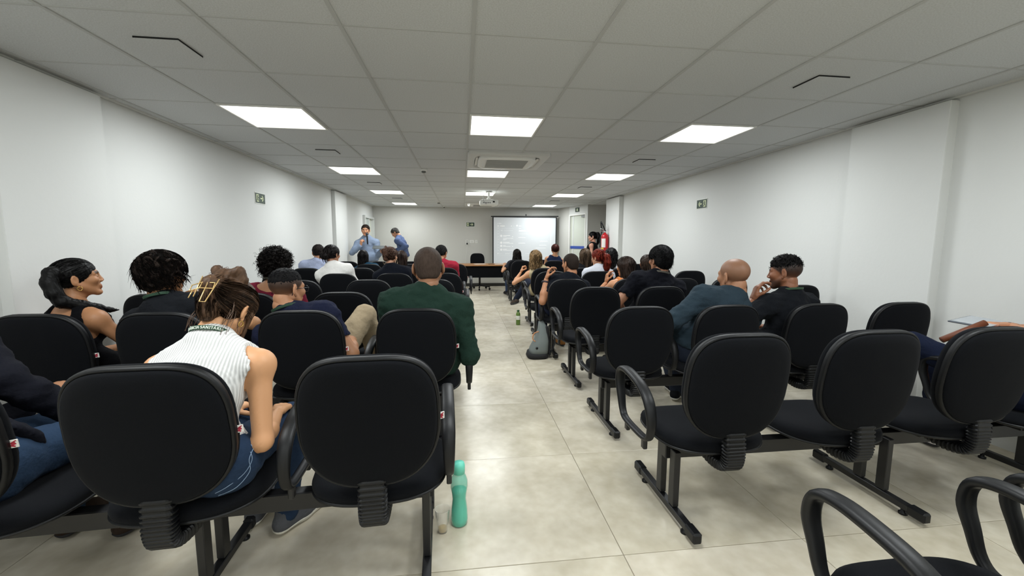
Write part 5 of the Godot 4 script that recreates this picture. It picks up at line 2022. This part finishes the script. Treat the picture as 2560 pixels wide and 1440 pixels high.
func rib_material(hex: String) -> StandardMaterial3D:
	var im := Image.create(64, 8, false, Image.FORMAT_RGB8)
	var hi := Image.create(64, 8, false, Image.FORMAT_RGB8)
	for x in 64:
		var a := 0.5 + 0.5 * cos(TAU * x / 16.0)
		var c := 0.8 + 0.2 * pow(a, 0.5)
		for y in 8:
			im.set_pixel(x, y, Color(c, c, c))
			hi.set_pixel(x, y, Color(a, a, a))
	var m := mat("#" + hex, 0.9, 0.0, 0.2)
	m.albedo_texture = ImageTexture.create_from_image(im)
	m.heightmap_enabled = true
	m.heightmap_texture = ImageTexture.create_from_image(hi)
	m.heightmap_scale = 0.25
	tri(m, Vector3(24, 24, 24), false)
	m.uv1_triplanar_sharpness = 4.0
	return m

# points of a strap that goes round the back of the neck and down the chest
func neck_strap(w: Who, r: float, drop: float) -> PackedVector3Array:
	var J := w.J
	var pts := []
	for q in [[0.02, -drop, -0.135], [0.045, -drop * 0.6, -0.13], [0.056, -0.02, -0.075], [0.064, 0.022, -0.012], [0.056, 0.04, 0.034], [0.034, 0.046, 0.056], [0.0, 0.048, 0.064]]:
		pts.append(Vector3(q[0] * 1.1, q[1], q[2] * 1.1))
	for i in range(5, -1, -1):
		pts.append(Vector3(-pts[i].x, pts[i].y, pts[i].z))
	var out := PackedVector3Array()
	for p in pts:
		out.append(J.NB + w.B * Vector3(p.x * r, p.y - 0.003, p.z * r))
	return curve(out, 5)

func extras(w: Who) -> void:
	var d := w.d
	var J := w.J
	var hb := w.R.scaled(Vector3.ONE * w.s)
	if d.has("lan"):
		var path := neck_strap(w, 0.95 if w.fem else 1.08, 0.22)
		var s := Shape.new().sweep(path, rounded_section(0.016, 0.003, 0.0012, 3), w.B.y, false)
		part("lanyard", s.done(), mat("#" + d.lan, 0.7), w.root)
	if d.get("glasses", 0) == 1:
		var s := Shape.new()
		for q in [-1.0, 1.0]:
			var rim := PackedVector3Array()
			for i in 16:
				var a := TAU * i / 16
				rim.append(Vector3(q * 0.034 + cos(a) * 0.026, -0.004 + sin(a) * 0.02, -0.106 + 0.004 * absf(cos(a))))
			s.tube(rim, 0.0016, 6, true)
			s.tube(pv([q * 0.06, 0.004, -0.104, q * 0.078, 0.006, -0.06, q * 0.0845, 0.006, 0.0, q * 0.086, -0.012, 0.028, q * 0.085, -0.034, 0.036]), 0.0022, 6)
		s.tube(pv([-0.009, 0.004, -0.11, 0.0, 0.008, -0.113, 0.009, 0.004, -0.11]), 0.0016, 6)
		part("glasses", s.done(), mat("#15161a", 0.3), w.root, w.H, hb)
	if d.get("ear", 0) == 1 or d.get("hoop", 0) == 1:
		var r := 0.031 if d.get("hoop", 0) == 1 else 0.011
		var em := mat("#c9a45c" if d.get("hoop", 0) == 0 else "#d8c8a8", 0.3, 0.8)
		for q in [-1.0, 1.0]:
			var ring := PackedVector3Array()
			for i in 18:
				var a := TAU * i / 18
				ring.append(Vector3(q * 0.086, -0.042 - r + cos(a) * r, 0.006 + sin(a) * r))
			part("earring", Shape.new().tube(ring, 0.0022, 6, true).done(), em, w.root, w.H, hb)
	if d.get("watch", 0) == 1:
		var E: Vector3 = J.EL
		var A: Vector3 = J.AL
		var ax := (A - E).normalized()
		var u := ax.cross(Vector3.UP).normalized()
		var v := ax.cross(u)
		var ring := PackedVector3Array()
		for i in 20:
			var a := TAU * i / 20
			ring.append(A - ax * 0.03 + (u * cos(a) + v * sin(a)) * 0.031)
		var wt := part("watch", Shape.new().sweep(ring, rounded_section(0.02, 0.004, 0.0015, 3), ax, true).done(), mat("#2b1a20", 0.6), w.root)
		part("dial", bx(A - ax * 0.03 - u * 0.034 if (-u).x < 0 else A - ax * 0.03 + u * 0.034, Vector3(0.03, 0.03, 0.03), 0.008), mat("#1b1b1f", 0.25), wt)
	if d.hair == "clawclip":
		claw_clip(w, hb)
	if d.has("lantext"):
		strap_lettering(w)
	if d.get("text", 0) == 1:
		back_lettering(w)
	if d.id == "P4":
		jeans_details(w)

func claw_clip(w: Who, hb: Basis) -> void:
	var gold := mat("#d9b77c", 0.3, 0.6)
	var s := Shape.new()
	var o := Transform3D(Basis.from_euler(Vector3(-0.15, 0.0, 0.25)), Vector3(-0.012, 0.03, 0.157))
	var wire := func(a: Array, closed: bool) -> void:
		var p := PackedVector3Array()
		for i in range(0, a.size(), 2):
			p.append(o * Vector3(a[i], a[i + 1], -absf(a[i]) * 0.25))
		s.tube(p, 0.0022, 6, closed)
	wire.call([-0.045, 0.012, 0.0, 0.012, 0.0, -0.014, -0.045, -0.014], true)
	wire.call([0.0, 0.012, 0.042, 0.012, 0.042, -0.014, 0.0, -0.014], true)
	wire.call([-0.012, 0.045, -0.012, -0.05], false)
	wire.call([0.018, 0.04, 0.018, -0.075, 0.036, -0.075, 0.05, 0.03], false)
	wire.call([-0.03, -0.014, -0.034, -0.05], false)
	part("hair_clip", s.done(), gold, w.root, w.H, hb)
	# loose strands round the neck and over the clip
	var st := Shape.new()
	var rng := RandomNumberGenerator.new()
	rng.seed = 4
	for i in 34:
		var side := -1.0 if i % 2 == 0 else 1.0
		var a := Vector3(side * rng.randf_range(0.03, 0.085), rng.randf_range(-0.04, 0.02), rng.randf_range(-0.03, 0.08))
		var b := a + Vector3(side * rng.randf_range(-0.005, 0.015), -0.045, rng.randf_range(-0.01, 0.01))
		var c := b + Vector3(side * rng.randf_range(-0.012, 0.012), -rng.randf_range(0.03, 0.07), rng.randf_range(-0.02, 0.01))
		st.tube(curve(PackedVector3Array([a, b, c]), 4), 0.0011, 4)
	for i in 10:
		var a := Vector3(rng.randf_range(-0.05, 0.04), 0.11, rng.randf_range(0.05, 0.1))
		var b := a + Vector3(rng.randf_range(-0.03, 0.02), 0.035, rng.randf_range(-0.01, 0.03))
		var c := b + Vector3(rng.randf_range(-0.03, 0.02), -0.04, 0.02)
		st.tube(curve(PackedVector3Array([a, b, c]), 5), 0.0008, 4)
	part("loose_strands", st.done(), mat("#" + w.d.hc, 0.5), w.root, w.H, hb).set_meta("kind", "stuff")

# letters as small solids, one after the other
func letters(text: String, size: float, place: Callable) -> ArrayMesh:
	var font := SystemFont.new()
	font.font_names = PackedStringArray(["Droid Sans"])
	font.font_weight = 700
	var sk := Sheet.new()
	var total := 0.0
	var widths := []
	for ch in text:
		var wd := font.get_string_size(ch, HORIZONTAL_ALIGNMENT_LEFT, -1, 32).x * size / 32.0
		widths.append(wd)
		total += wd
	var x := -total / 2
	for i in text.length():
		if text[i] != " ":
			var tm := TextMesh.new()
			tm.font = font
			tm.font_size = 32
			tm.pixel_size = size / 32.0
			tm.depth = 0.0012
			tm.text = text[i]
			var arr := tm.get_mesh_arrays()
			if arr.size() and arr[Mesh.ARRAY_VERTEX].size():
				var idx: PackedInt32Array = arr[Mesh.ARRAY_INDEX] if arr[Mesh.ARRAY_INDEX] != null else PackedInt32Array(range(arr[Mesh.ARRAY_VERTEX].size()))
				sk.add(arr[Mesh.ARRAY_VERTEX], arr[Mesh.ARRAY_NORMAL], idx, place.call(x + widths[i] / 2))
		x += widths[i]
	return sk.mesh()

func strap_lettering(w: Who) -> void:
	var path := neck_strap(w, 0.95, 0.22)
	var n := path.size()
	var mid := n / 2
	var place := func(x: float) -> Transform3D:
		# walk along the strap from the middle of the nape
		var i := mid
		var left := absf(x)
		var st := -1 if x > 0 else 1
		while i > 1 and i < n - 2 and path[i].distance_to(path[i + st]) < left:
			left -= path[i].distance_to(path[i + st])
			i += st
		var p := path[i].move_toward(path[i + st], left)
		var t := (path[i + st] - path[i]).normalized() * (1.0 if x > 0 else -1.0)
		var up := (w.B.y - t * w.B.y.dot(t)).normalized()
		var out := t.cross(up)
		return Transform3D(Basis(t, up, out), p + out * 0.0022)
	part("lettering", letters(w.d.lantext, 0.0135, place), mat("#dfe6da", 0.7), w.root.get_node("lanyard"))

# white letters lying on the back of the T-shirt
func back_lettering(w: Who) -> void:
	var V := w.top.V
	var y0: float = w.J.SC.y - 0.085
	var place := func(x: float) -> Transform3D:
		var y := y0 - x * x * 1.2
		var z := -9.0
		for p in V:
			if absf(p.x - x - w.J.SC.x) < 0.02 and absf(p.y - y) < 0.02:
				z = maxf(z, p.z)
		return Transform3D(Basis(Vector3(0, 0, 1), -x * 2.0), Vector3(x + w.J.SC.x, y, z + 0.004))
	part("lettering", letters("VIGILÂNCIA SANITÁRIA", 0.036, place), mat("#e4e6ea", 0.8), w.root)

# pale seams of the back pocket and the belt, laid on the cloth
func jeans_details(w: Who) -> void:
	var V := w.pants.V
	var N := w.pants.N
	var s := Shape.new()
	var root: Vector3 = w.J.root
	for line in [[-0.685, 0.60, -0.69, 0.575, -0.715, 0.53, -0.75, 0.495, -0.80, 0.47], [-0.70, 0.595, -0.705, 0.57, -0.73, 0.535, -0.765, 0.508, -0.80, 0.49], [-0.72, 0.615, -0.685, 0.60]]:
		var pts := PackedVector3Array()
		for i in range(0, line.size(), 2):
			var want := Vector3(line[i], line[i + 1], -1.33) - root
			var best := 9.0
			var at := Vector3.ZERO
			for k in V.size():
				var e := absf(V[k].x - want.x) + absf(V[k].y - want.y) + 0.25 * absf(V[k].z - want.z)
				if e < best:
					best = e
					at = V[k] + N[k] * 0.0015
			pts.append(at)
		s.tube(curve(pts, 5), 0.0013, 5)
	part("seam", s.done(), mat("#7f93ad", 0.8), w.root.get_node("trousers"))

const PEOPLE := [
	{"id": "P1", "label": "person in a navy sweater and blue jeans cut off by the left picture edge", "seat": Vector2(-1.66, -1.47), "head": Vector3(-2.16, 0.88, -1.98), "hrot": Vector3(-20, 10, 5), "yaw": -5, "fem": 0, "skin": "b98563", "top": "longsleeve", "tc": "15161d", "pants": "293a50", "hair": "short", "hc": "1a1512", "L": [Vector3(-1.85, 0.62, -1.95), "relax"], "R": [Vector3(-1.56, 0.54, -1.85), "relax"], "elR": Vector3(-1.5, 0.62, -1.62), "g": 1.05, "lod": 0.013, "shoes": "3a2f28"},
	{"id": "P2", "label": "woman with a long sleek black ponytail and black strapped top, face turned right", "seat": Vector2(-2.17, -2.57), "head": Vector3(-2.178, 1.085, -2.59), "hrot": Vector3(10, -48, 0), "yaw": -22, "fem": 1, "skin": "b07d58", "top": "lace", "tc": "0d0d10", "pants": "17181c", "hair": "ponylong", "hc": "0b0a0a", "lod": 0.011, "shoes": "222222", "near": 1, "R": [Vector3(-1.86, 0.66, -2.85), "relax"], "L": [Vector3(-2.2, 0.62, -2.9), "relax"], "ear": 1},
	{"id": "P3", "label": "young man with tousled dark hair in a dark grey T-shirt, hand near his chin", "seat": Vector2(-1.6, -2.57), "head": Vector3(-1.728, 1.099, -2.59), "hrot": Vector3(0, -20, 0), "yaw": -4, "fem": 0, "skin": "b9875f", "top": "tee", "tc": "1d1f23", "pants": "23252b", "hair": "tousled", "hc": "2a1f19", "lod": 0.011, "shoes": "222222", "near": 1, "lan": "2c4a37", "R": [Vector3(-1.643, 0.893, -2.72), "pinch"], "elR": Vector3(-1.28, 0.76, -2.75), "hdR": Vector3(-0.25, 0.85, 0.1), "pnR": Vector3(-0.8, 0.1, 0.3), "L": [Vector3(-1.75, 0.62, -2.85), "relax"]},
	{"id": "P4", "label": "woman in a white ribbed sleeveless top, hair twisted up in a gold claw clip", "seat": Vector2(-0.9, -1.45), "head": Vector3(-0.89, 1.039, -1.66), "hrot": Vector3(-34, -12, -6), "yaw": -8, "fem": 1, "skin": "cf9a70", "top": "ribtank", "tc": "eeeeec", "pants": "27364c", "hair": "clawclip", "hc": "5a4230", "lod": 0.01, "shoes": "55565a", "near": 1, "lan": "24452f", "lantext": "VIGILÂNCIA SANITÁRIA", "R": [Vector3(-0.76, 0.62, -1.75), "relax"], "elR": Vector3(-0.703, 0.65, -1.46), "L": [Vector3(-0.95, 0.62, -1.75), "relax"], "elL": Vector3(-1.06, 0.62, -1.5), "ear": 1, "soles": "d8d3c6", "feetR": Vector3(-0.8, 0, -1.83), "feetyR": -28, "sh": 0.178},
	{"id": "P5", "label": "man with a faded haircut, glasses and navy T-shirt, beige trousered leg crossed", "seat": Vector2(-0.9, -2.57), "head": Vector3(-1.053, 1.017, -2.59), "hrot": Vector3(-2, -30, 0), "yaw": -8, "fem": 0, "skin": "b88462", "top": "tee", "tc": "1e2236", "pants": "a8977c", "hair": "fade", "hc": "0f0e10", "lod": 0.011, "shoes": "3a3a3a", "near": 1, "lan": "25412f", "glasses": 1, "R": [Vector3(-0.78, 0.72, -2.85), "relax"], "elR": Vector3(-0.694, 0.67, -2.5), "L": [Vector3(-1.05, 0.62, -2.85), "relax"], "kneeR": Vector3(-0.707, 0.738, -2.8), "ankR": Vector3(-0.6, 0.34, -2.98), "g": 1.05},
	{"id": "P6", "label": "broad man with a brown buzz cut in a dark green long sleeved shirt", "seat": Vector2(-0.265, -2.595), "head": Vector3(-0.212, 1.14, -2.59), "hrot": Vector3(-4, 3, 2), "yaw": 0, "fem": 0, "skin": "9a6d50", "top": "shirt", "tc": "20332b", "pants": "2a2b30", "hair": "buzz", "hc": "483b33", "lod": 0.011, "shoes": "2a2320", "near": 1, "g": 1.2, "sh": 0.205, "s": 1.07, "R": [Vector3(-0.16, 0.66, -2.8), "relax"], "elR": Vector3(0.024, 0.665, -2.5), "L": [Vector3(-0.36, 0.66, -2.8), "relax"], "elL": Vector3(-0.47, 0.7, -2.6)},
	{"id": "P7", "label": "woman with short curly dark hair in a burgundy off-shoulder top", "seat": Vector2(-1.5, -3.4), "head": Vector3(-1.459, 1.112, -3.42), "hrot": Vector3(0, -10, 0), "yaw": -6, "fem": 1, "skin": "ab7a58", "top": "offshoulder", "tc": "641a2b", "pants": "23252b", "hair": "curly", "hc": "1a1513", "lod": 0.013, "shoes": "222222", "near": 1, "lan": "3a3a2c", "R": [Vector3(-1.16, 0.7, -3.62), "relax"], "L": [Vector3(-1.6, 0.62, -3.65), "relax"]},
	{"id": "P8", "label": "woman with dark hair in a low bun wearing a white blouse", "seat": Vector2(-1.48, -5.26), "head": Vector3(-1.601, 1.142, -5.28), "hrot": Vector3(0, -22, 0), "yaw": -6, "fem": 1, "skin": "a5755a", "top": "shirt", "tc": "eceae6", "pants": "2a2b30", "hair": "bun", "hc": "1b1413", "lod": 0.016, "shoes": "222222", "g": 1.12},
	{"id": "P9", "label": "dark haired person in a light blue shirt by the left wall, head bowed", "seat": Vector2(-2.17, -6.33), "head": Vector3(-2.112, 1.139, -6.35), "hrot": Vector3(-14, 12, 6), "yaw": 0, "fem": 0, "skin": "b58363", "top": "shirt", "tc": "9aa2bb", "pants": "2a2b30", "hair": "short", "hc": "1d1512", "lod": 0.02, "shoes": "222222", "s": 0.95},
	{"id": "P10", "label": "woman with straight black hair in a teal blue top facing the speaker", "seat": Vector2(-1.62, -7.38), "head": Vector3(-1.723, 1.043, -7.4), "hrot": Vector3(0, 4, 0), "yaw": 0, "fem": 1, "skin": "a87a5c", "top": "tee", "tc": "1d3c50", "pants": "2a2b30", "hair": "long", "hc": "120e0f", "lod": 0.02, "shoes": "222222", "s": 0.97},
	{"id": "P11", "label": "woman with pinned up hair and hoop earrings in a black lettered T-shirt", "seat": Vector2(-0.82, -5.26), "head": Vector3(-0.899, 1.121, -5.28), "hrot": Vector3(0, -16, 0), "yaw": 0, "fem": 1, "skin": "c9977a", "top": "tee", "tc": "14171f", "pants": "23252b", "hair": "updo", "hc": "5d4234", "lod": 0.015, "shoes": "222222", "hoop": 1, "text": 1, "g": 1.12},
	{"id": "P12", "label": "woman with long brown hair half hidden behind the woman with hoop earrings", "seat": Vector2(-0.9, -6.33), "head": Vector3(-0.917, 1.055, -6.35), "hrot": Vector3(-4, -10, 0), "yaw": 0, "fem": 1, "skin": "b98a6a", "top": "tee", "tc": "1a1b22", "pants": "2a2b30", "hair": "long", "hc": "33241d", "lod": 0.02, "shoes": "222222", "s": 0.97},
	{"id": "P13", "label": "man with short black hair in a red polo shirt looking down", "seat": Vector2(-0.27, -6.33), "head": Vector3(-0.322, 1.128, -6.35), "hrot": Vector3(-24, -18, 0), "yaw": -16, "fem": 0, "skin": "b27c5c", "top": "polo", "tc": "8f2434", "pants": "2a2b30", "hair": "short", "hc": "121011", "lod": 0.018, "shoes": "222222", "g": 1.1, "R": [Vector3(-0.12, 0.78, -6.62), "grip"], "L": [Vector3(-0.34, 0.76, -6.66), "grip"]},
	{"id": "P14", "label": "standing man in a pale blue shirt speaking into a black microphone", "stand": Vector2(-2.06, -9.32), "head": Vector3(-2.095, 1.552, -9.3), "hrot": Vector3(-2, 184, 0), "yaw": 176, "fem": 0, "skin": "c08a68", "top": "shirt", "tc": "8290a6", "pants": "6d7079", "hair": "short", "hc": "2c211b", "lod": 0.016, "shoes": "2a2320", "g": 1, "sh": 0.195, "drop": 0.045, "R": [Vector3(-2.088, 1.275, -9.08), "grip"], "elR": Vector3(-2.338, 1.118, -9.2), "hdR": Vector3(0.15, 0.95, 0.1), "pnR": Vector3(0.7, 0, -0.7), "L": [Vector3(-1.695, 1.157, -9), "grip"], "elL": Vector3(-1.832, 0.996, -9.25), "hdL": Vector3(0.5, 0.1, 0.8)},
	{"id": "P15", "label": "standing grey haired man in a blue shirt and beige trousers looking down", "stand": Vector2(-1.58, -11.25), "head": Vector3(-1.767, 1.546, -11.2), "hrot": Vector3(-38, 84, 0), "yaw": 84, "fem": 0, "skin": "c18a6d", "top": "shirt", "tc": "515f80", "pants": "cbbfa6", "hair": "short", "hc": "4a4744", "lod": 0.016, "shoes": "4a3c30", "g": 1.08, "R": [Vector3(-1.789, 1.099, -11.4), "relax"], "L": [Vector3(-1.666, 1.085, -11), "relax"]},
	{"id": "P16", "label": "woman with long dark wavy hair on the front bench beside the desk", "seat": Vector2(1.28, -9.68), "head": Vector3(1.294, 1.021, -9.7), "hrot": Vector3(0, 8, 0), "yaw": 6, "fem": 1, "skin": "c2906e", "top": "tee", "tc": "2b2b31", "pants": "39465e", "hair": "longwave", "hc": "1c1712", "lod": 0.022, "shoes": "22201f", "L": [Vector3(1.03, 0.84, -9.9), "relax"], "elL": Vector3(1.02, 0.7, -9.62)},
	{"id": "P17", "label": "woman with wavy blonde highlighted hair in a beige sleeveless top, hand near her face", "seat": Vector2(1.24, -6.33), "head": Vector3(1.14, 1.06, -6.35), "hrot": Vector3(0, 14, 0), "yaw": 8, "fem": 1, "skin": "c8926c", "top": "tank", "tc": "b7a988", "pants": "252b3a", "hair": "longwave", "hc": "a08058", "lod": 0.017, "shoes": "4a4038", "near": 0, "L": [Vector3(1.005, 0.932, -6.5), "grip"], "elL": Vector3(0.912, 0.737, -6.3), "hdL": Vector3(0.3, 0.9, 0), "R": [Vector3(1.3, 0.72, -6.6), "relax"], "kneeL": Vector3(1.1, 0.66, -6.75), "ankL": Vector3(0.93, 0.36, -6.9)},
	{"id": "P18", "label": "woman with a dark red bun in a navy sleeveless top near the screen", "seat": Vector2(1.95, -8.78), "head": Vector3(2.024, 1.151, -8.8), "hrot": Vector3(0, -6, 0), "yaw": 0, "fem": 1, "skin": "b58260", "top": "tank", "tc": "1e2740", "pants": "23252b", "hair": "bun_red", "hc": "4f221c", "lod": 0.02, "shoes": "222222"},
	{"id": "P19", "label": "man with a buzz cut in a black T-shirt and watch, hand held to his mouth", "seat": Vector2(1.15, -4.56), "head": Vector3(1.235, 1.058, -4.58), "hrot": Vector3(-2, 26, 0), "yaw": 4, "fem": 0, "skin": "b07b59", "top": "tee", "tc": "14171d", "pants": "20263a", "hair": "buzz", "hc": "2b221c", "lod": 0.013, "shoes": "9a6a3a", "near": 1, "L": [Vector3(0.939, 0.909, -4.5), "pinch"], "elL": Vector3(0.885, 0.657, -4.42), "hdL": Vector3(0.25, 0.9, -0.05), "pnL": Vector3(0.9, -0.1, 0.1), "watch": 1, "R": [Vector3(1.3, 0.62, -4.85), "relax"], "feetR": Vector3(1.24, 0, -4.95), "feetyR": 10},
	{"id": "P20", "label": "woman with long straight light brown hair in a halter top", "seat": Vector2(1.88, -6.33), "head": Vector3(1.946, 1.092, -6.35), "hrot": Vector3(0, 4, 0), "yaw": 2, "fem": 1, "skin": "d8ab8c", "top": "tank", "tc": "1b1c20", "pants": "23252b", "hair": "long", "hc": "5c4938", "lod": 0.018, "shoes": "222222"},
	{"id": "P21", "label": "woman with a bright red ponytail in a white shirt", "seat": Vector2(1.82, -5.39), "head": Vector3(1.851, 1.096, -5.41), "hrot": Vector3(0, 30, 0), "yaw": 8, "fem": 1, "skin": "c08d70", "top": "shirt", "tc": "dfe2ec", "pants": "23252b", "hair": "ponyred", "hc": "8a2c1a", "lod": 0.015, "shoes": "222222", "g": 1.1},
	{"id": "P22", "label": "woman with black curly hair behind the red ponytail", "seat": Vector2(2.44, -6.33), "head": Vector3(2.378, 1.092, -6.35), "hrot": Vector3(0, 0, 0), "yaw": 0, "fem": 1, "skin": "9a6d50", "top": "tee", "tc": "e4e4e8", "pants": "23252b", "hair": "longcurl", "hc": "131112", "lod": 0.018, "shoes": "222222"},
	{"id": "P23", "label": "woman with straight dark brown hair in an orange top, hand at her mouth", "seat": Vector2(1.86, -4.56), "head": Vector3(1.894, 1.023, -4.58), "hrot": Vector3(-4, 34, 0), "yaw": 8, "fem": 1, "skin": "c78e68", "top": "strap", "tc": "cf7f4a", "pants": "23252b", "hair": "long", "hc": "32241d", "lod": 0.014, "shoes": "222222", "near": 1, "L": [Vector3(1.809, 0.943, -4.72), "pinch"], "elL": Vector3(1.62, 0.72, -4.6), "hdL": Vector3(0.1, 0.95, 0)},
	{"id": "P24", "label": "tall man with thick dark hair in a black T-shirt, a strap round his neck", "seat": Vector2(1.74, -3.655), "head": Vector3(1.85, 1.143, -3.65), "hrot": Vector3(0, 14, 0), "yaw": 2, "fem": 0, "skin": "a8765a", "top": "tee", "tc": "121319", "pants": "20232c", "hair": "thick", "hc": "0e0d0f", "lod": 0.012, "shoes": "222222", "near": 1, "g": 1.16, "sh": 0.205, "lan": "55524a", "s": 1.03, "R": [Vector3(1.9, 0.64, -3.9), "relax"], "L": [Vector3(1.62, 0.64, -3.9), "relax"], "elL": Vector3(1.42, 0.74, -3.6)},
	{"id": "P25", "label": "woman with brown hair mostly hidden behind the tall man in black", "seat": Vector2(2.46, -5.39), "head": Vector3(2.545, 1.022, -5.41), "hrot": Vector3(0, 20, 0), "yaw": 4, "fem": 1, "skin": "a8785a", "top": "tee", "tc": "1b1c20", "pants": "23252b", "hair": "long", "hc": "3a2b20", "lod": 0.018, "shoes": "222222", "s": 0.97},
	{"id": "P26", "label": "bald man in a dark denim shirt and jeans", "seat": Vector2(1.74, -2.705), "head": Vector3(1.931, 1.068, -2.7), "hrot": Vector3(0, 12, 4), "yaw": 6, "fem": 0, "skin": "a8785a", "top": "shirt", "tc": "2d3a43", "pants": "272d3a", "hair": "bald", "hc": "4a3a30", "lod": 0.011, "shoes": "17181b", "soles": "dcdad2", "near": 1, "g": 1.24, "sh": 0.2, "s": 1.08, "L": [Vector3(1.62, 0.62, -2.95), "relax"], "elL": Vector3(1.4, 0.74, -2.62), "R": [Vector3(1.9, 0.62, -2.95), "relax"], "feetL": Vector3(1.76, 0, -3.1), "feetyL": -40},
	{"id": "P27", "label": "man with a curly topped fade haircut in a dark grey T-shirt, hand on his chin", "seat": Vector2(2.34, -2.68), "head": Vector3(2.332, 1.087, -2.7), "hrot": Vector3(-2, 37, -4), "yaw": 10, "fem": 0, "skin": "8a5a40", "top": "tee", "tc": "17191d", "pants": "1c1f26", "hair": "fadecurl", "hc": "121011", "lod": 0.011, "shoes": "222222", "near": 1, "lan": "2f4a33", "beard": 1, "L": [Vector3(2.132, 0.916, -2.72), "pinch"], "elL": Vector3(1.98, 0.78, -2.62), "hdL": Vector3(0.3, 0.9, -0.05), "pnL": Vector3(0.9, -0.2, 0.25), "R": [Vector3(2.5, 0.62, -2.95), "relax"], "s": 1},
	{"id": "P28", "label": "person cut off by the right picture edge in dark jeans holding a tablet", "seat": Vector2(2.93, -1.73), "head": Vector3(3.301, 1.167, -1.75), "hrot": Vector3(0, 10, 0), "yaw": 6, "fem": 1, "skin": "c08a6a", "top": "tee", "tc": "2a2b33", "pants": "161c2e", "hair": "long", "hc": "1c1512", "lod": 0.013, "shoes": "e4ddd8", "L": [Vector3(3.15, 0.84, -1.96), "relax"], "R": [Vector3(3.22, 0.84, -1.93), "relax"], "hdL": Vector3(-0.9, 0.05, -0.3), "hdR": Vector3(-0.9, 0.05, -0.3), "kneeL": Vector3(2.61, 0.72, -2.02), "ankL": Vector3(2.85, 0.42, -2.3), "elL": Vector3(2.95, 0.76, -1.78), "elR": Vector3(3.18, 0.76, -1.72)},
	{"id": "P29", "label": "woman with dark hair in a black sleeveless top standing by the frosted door", "stand": Vector2(3.08, -9.6), "head": Vector3(3.12, 1.448, -9.6), "hrot": Vector3(-2, 72, 0), "yaw": 60, "fem": 1, "skin": "c4917a", "top": "tank", "tc": "17181a", "pants": "17181a", "hair": "ponyhigh", "hc": "100e0f", "lod": 0.017, "shoes": "222222", "ear": 1},
]
